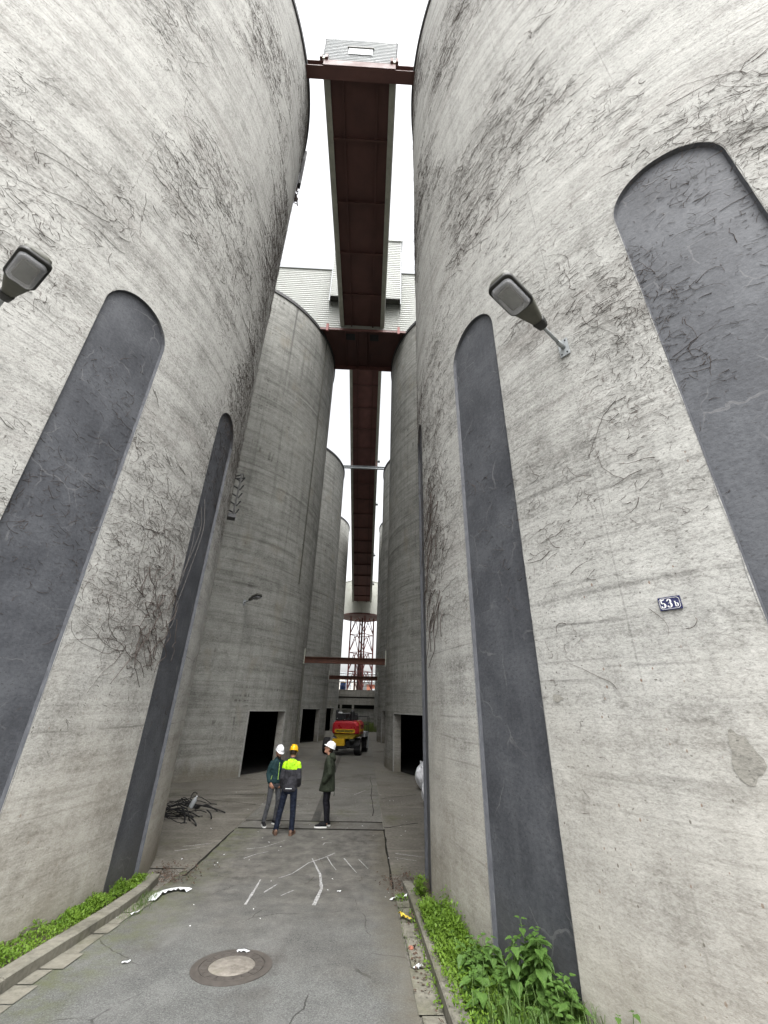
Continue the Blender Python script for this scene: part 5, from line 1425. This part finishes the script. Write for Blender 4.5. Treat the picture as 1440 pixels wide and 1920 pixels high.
# ------------------------------------------------------------------ boom lift
def lift():
    e = empty('boom_lift', (-1.42, 30.15, 0), rad(-10), 'red and yellow wheeled boom lift seen from behind in the passage', 'lift')
    def wheel(x, y, nm='wheel'):
        w_ = empty(nm, (x, y, .48)); w_.parent = e
        prof = [(.27, -.19), (.36, -.205), (.44, -.20), (.475, -.16), (.48, 0), (.475, .16), (.44, .20), (.36, .205), (.27, .19)]
        n = 40; V = []; F = []
        for i in range(n):
            a = 2*pi*i/n
            for q, (r_, xx) in enumerate(prof):
                rr = r_-(.022 if (i % 4 < 2 and 2 < q < 6) else 0); V.append((xx, rr*cos(a), rr*sin(a)))
        k = len(prof)
        for i in range(n):
            for q in range(k-1): F.append((i*k+q, ((i+1) % n)*k+q, ((i+1) % n)*k+q+1, i*k+q+1))
        mesh_obj('tyre', V, F, MAT['black'], w_)
        m = MB()
        for s in (-1, 1):
            m.loft([[(s*xx, r_*cos(2*pi*j/24), r_*sin(2*pi*j/24)) for j in range(24)] for r_, xx in ((.275, .175), (.26, .14), (.20, .10), (.10, .11), (.09, .17), (.02, .175))])
        m.build('rim', MAT['rim'], w_, False)
    for x in (-1.02, 1.02):
        for y in (0, 2.35): wheel(x, y)
    MB().box(-.55, .55, -.35, 2.75, .42, .80).box(-.85, .85, -.12, .12, .38, .58).box(-.85, .85, 2.23, 2.47, .38, .58).build('chassis', MAT['blackpaint'], e, bevel=.03)
    MB().prism(rrect(.78, .40, .05), 'y', -.75, -.42).xform(Matrix.Translation((-.12, 0, .74))).build('rear_box', MAT['liftyellow'], e, bevel=.015)
    MB().box(-.62, .40, -.70, -.36, .36, .52).build('bumper', MAT['blackpaint'], e, bevel=.02)
    MB().tube([(0, 1.0, .8), (0, 1.0, 1.0)], .55, 28, cap=False).build('turntable', MAT['blackpaint'], e)
    for x in (.62, -.62): MB().box(x-.16, x+.16, -.25, .55, .80, .93).build('mudguard', MAT['zinc'], e, bevel=.02)
    MB().box(.86, 1.25, 1.2, 2.4, .95, 1.25).bar((1.25, 2.4, .2), (1.25, 2.4, 1.1), .05, .05).build('step', MAT['zinc'], e, bevel=.02)
    # counterweight, slewed a little
    cw = empty('counterweight', (.28, .55, 0), rad(0)); cw.parent = e
    def sect(y, kx, kz, z0, z1, bot):
        return [(-.88*kx*bot, y, z0), (-.90*kx, y, z0+.18*kz), (-.90*kx, y, z1-.20*kz), (-.70*kx, y, z1), (.70*kx, y, z1), (.90*kx, y, z1-.20*kz), (.90*kx, y, z0+.18*kz), (.88*kx*bot, y, z0)]
    red = MB().loft([sect(-1.28, .80, 1, 1.26, 1.86, 1), sect(-1.22, .93, 1, 1.22, 1.92, 1), sect(-1.05, 1, 1, 1.20, 1.95, 1), sect(.4, 1, 1, 1.20, 1.97, 1), sect(.7, .9, 1, 1.22, 1.9, 1)])
    red.build('hood', MAT['liftred'], cw, False, bevel=.03)
    yl = MB().loft([[(-.68*k*q, y, z) if s < 0 else (.68*k*q, y, z) for s, z, q in ((-1, .93, .80), (-1, 1.195, 1.27), (1, 1.195, 1.27), (1, .93, .80))] for y, k in ((-1.20, .86), (-1.0, 1), (.4, 1), (.6, .9))])
    yl.build('skirt', MAT['liftolive'], cw, bevel=.02)
    # yellow outlined name panel
    def face_y(x): return -1.295+.05*max(0, abs(x)-.55)
    m = MB(); o1, o2 = rrect(1.30, .22, .07), rrect(1.22, .145, .05)
    for i in range(len(o1)):
        k = (i+1) % len(o1)
        m.prism([o1[i], o1[k], o2[k], o2[i]], 'y', -1.312, -1.286)
    m.xform(Matrix.Translation((-.02, 0, 1.37))); m.build('panel_border', MAT['liftyellow'], cw)
    pn = MB().prism(rrect(1.23, .152, .05), 'y', -1.302, -1.284).xform(Matrix.Translation((-.02, 0, 1.37))).build('name_panel', MAT['liftolive'], cw)
    cu = bpy.data.curves.new('lettering', 'FONT'); cu.body = 'MICHAEL SCHAFER'; cu.size = .125; cu.align_x = 'CENTER'; cu.align_y = 'CENTER'; cu.extrude = .003; cu.offset = .002
    to = bpy.data.objects.new('lettering_src', cu); COL.objects.link(to)
    dg = bpy.context.evaluated_depsgraph_get(); dg.update()
    me = bpy.data.meshes.new_from_object(to.evaluated_get(dg)); bpy.data.objects.remove(to)
    me.materials.clear(); me.materials.append(MAT['blackpaint']); me.name = 'lettering'
    lo = link(bpy.data.objects.new('lettering', me), cw); lo.rotation_euler = (pi/2, 0, 0); lo.location = (-.02, -1.307, 1.365)
    # yellow corner stripes
    m = MB().bar((.905, -1.03, 1.25), (.905, -1.03, 1.78), .06, .012, (1, 0, 0)).bar((.905, -1.03, 1.78), (.71, -1.03, 1.975), .06, .012).bar((.907, -.95, 1.4), (.907, .3, 1.4), .012, .12)
    m.build('corner_stripe', MAT['liftyellow'], cw)
    # folded boom and controls on top
    MB().box(-.30, .22, -.55, 3.6, 2.0, 2.36).box(-.22, .14, 3.4, 4.2, 1.7, 2.3).build('boom', MAT['blackpaint'], e, bevel=.03)
    MB().box(-.42, .05, -.62, -.3, 1.96, 2.28).tube([(-.36, -.5, 2.2), (-.36, -.5, 2.50)], .10, 12).tube([(.62, -.3, 1.98), (.62, -.3, 2.46)], .14, 12).tube([(.40, -.3, 2.0), (.5, -.3, 2.3), (.62, -.3, 2.3)], .05, 8).box(.45, .9, -.2, .3, 1.97, 2.3).box(-.1, .5, -.4, 0, 1.96, 2.1).build('engine', MAT['blackpaint'], e, bevel=.015)
    MB().box(-.28, .02, -.60, -.45, 2.37, 2.45).build('lamp_bar', MAT['plastic_white'], e, bevel=.02)
    MB().tube([(-.30, -.66, 2.08), (-.30, -.62, 2.08)], .03, 10).tube([(.18, -.66, 2.02), (.18, -.62, 2.02)], .03, 10).build('lamps', MAT['rim'], e)
    bk = empty('basket', (0, 4.4, 1.0)); bk.parent = e
    m = MB()
    for z in (.05, .6, 1.1):
        for a, b in (((-.8, 0), (.8, 0)), ((.8, 0), (.8, .8)), ((.8, .8), (-.8, .8)), ((-.8, .8), (-.8, 0))): m.bar((*a, z), (*b, z), .04, .04)
    for x, y in ((-.8, 0), (.8, 0), (.8, .8), (-.8, .8), (0, 0), (0, .8)): m.bar((x, y, .05), (x, y, 1.1), .04, .04)
    m.build('rail', MAT['blackpaint'], bk); MB().box(-.8, .8, 0, .8, 0, .04).build('basket_floor', MAT['zinc'], bk)
lift()
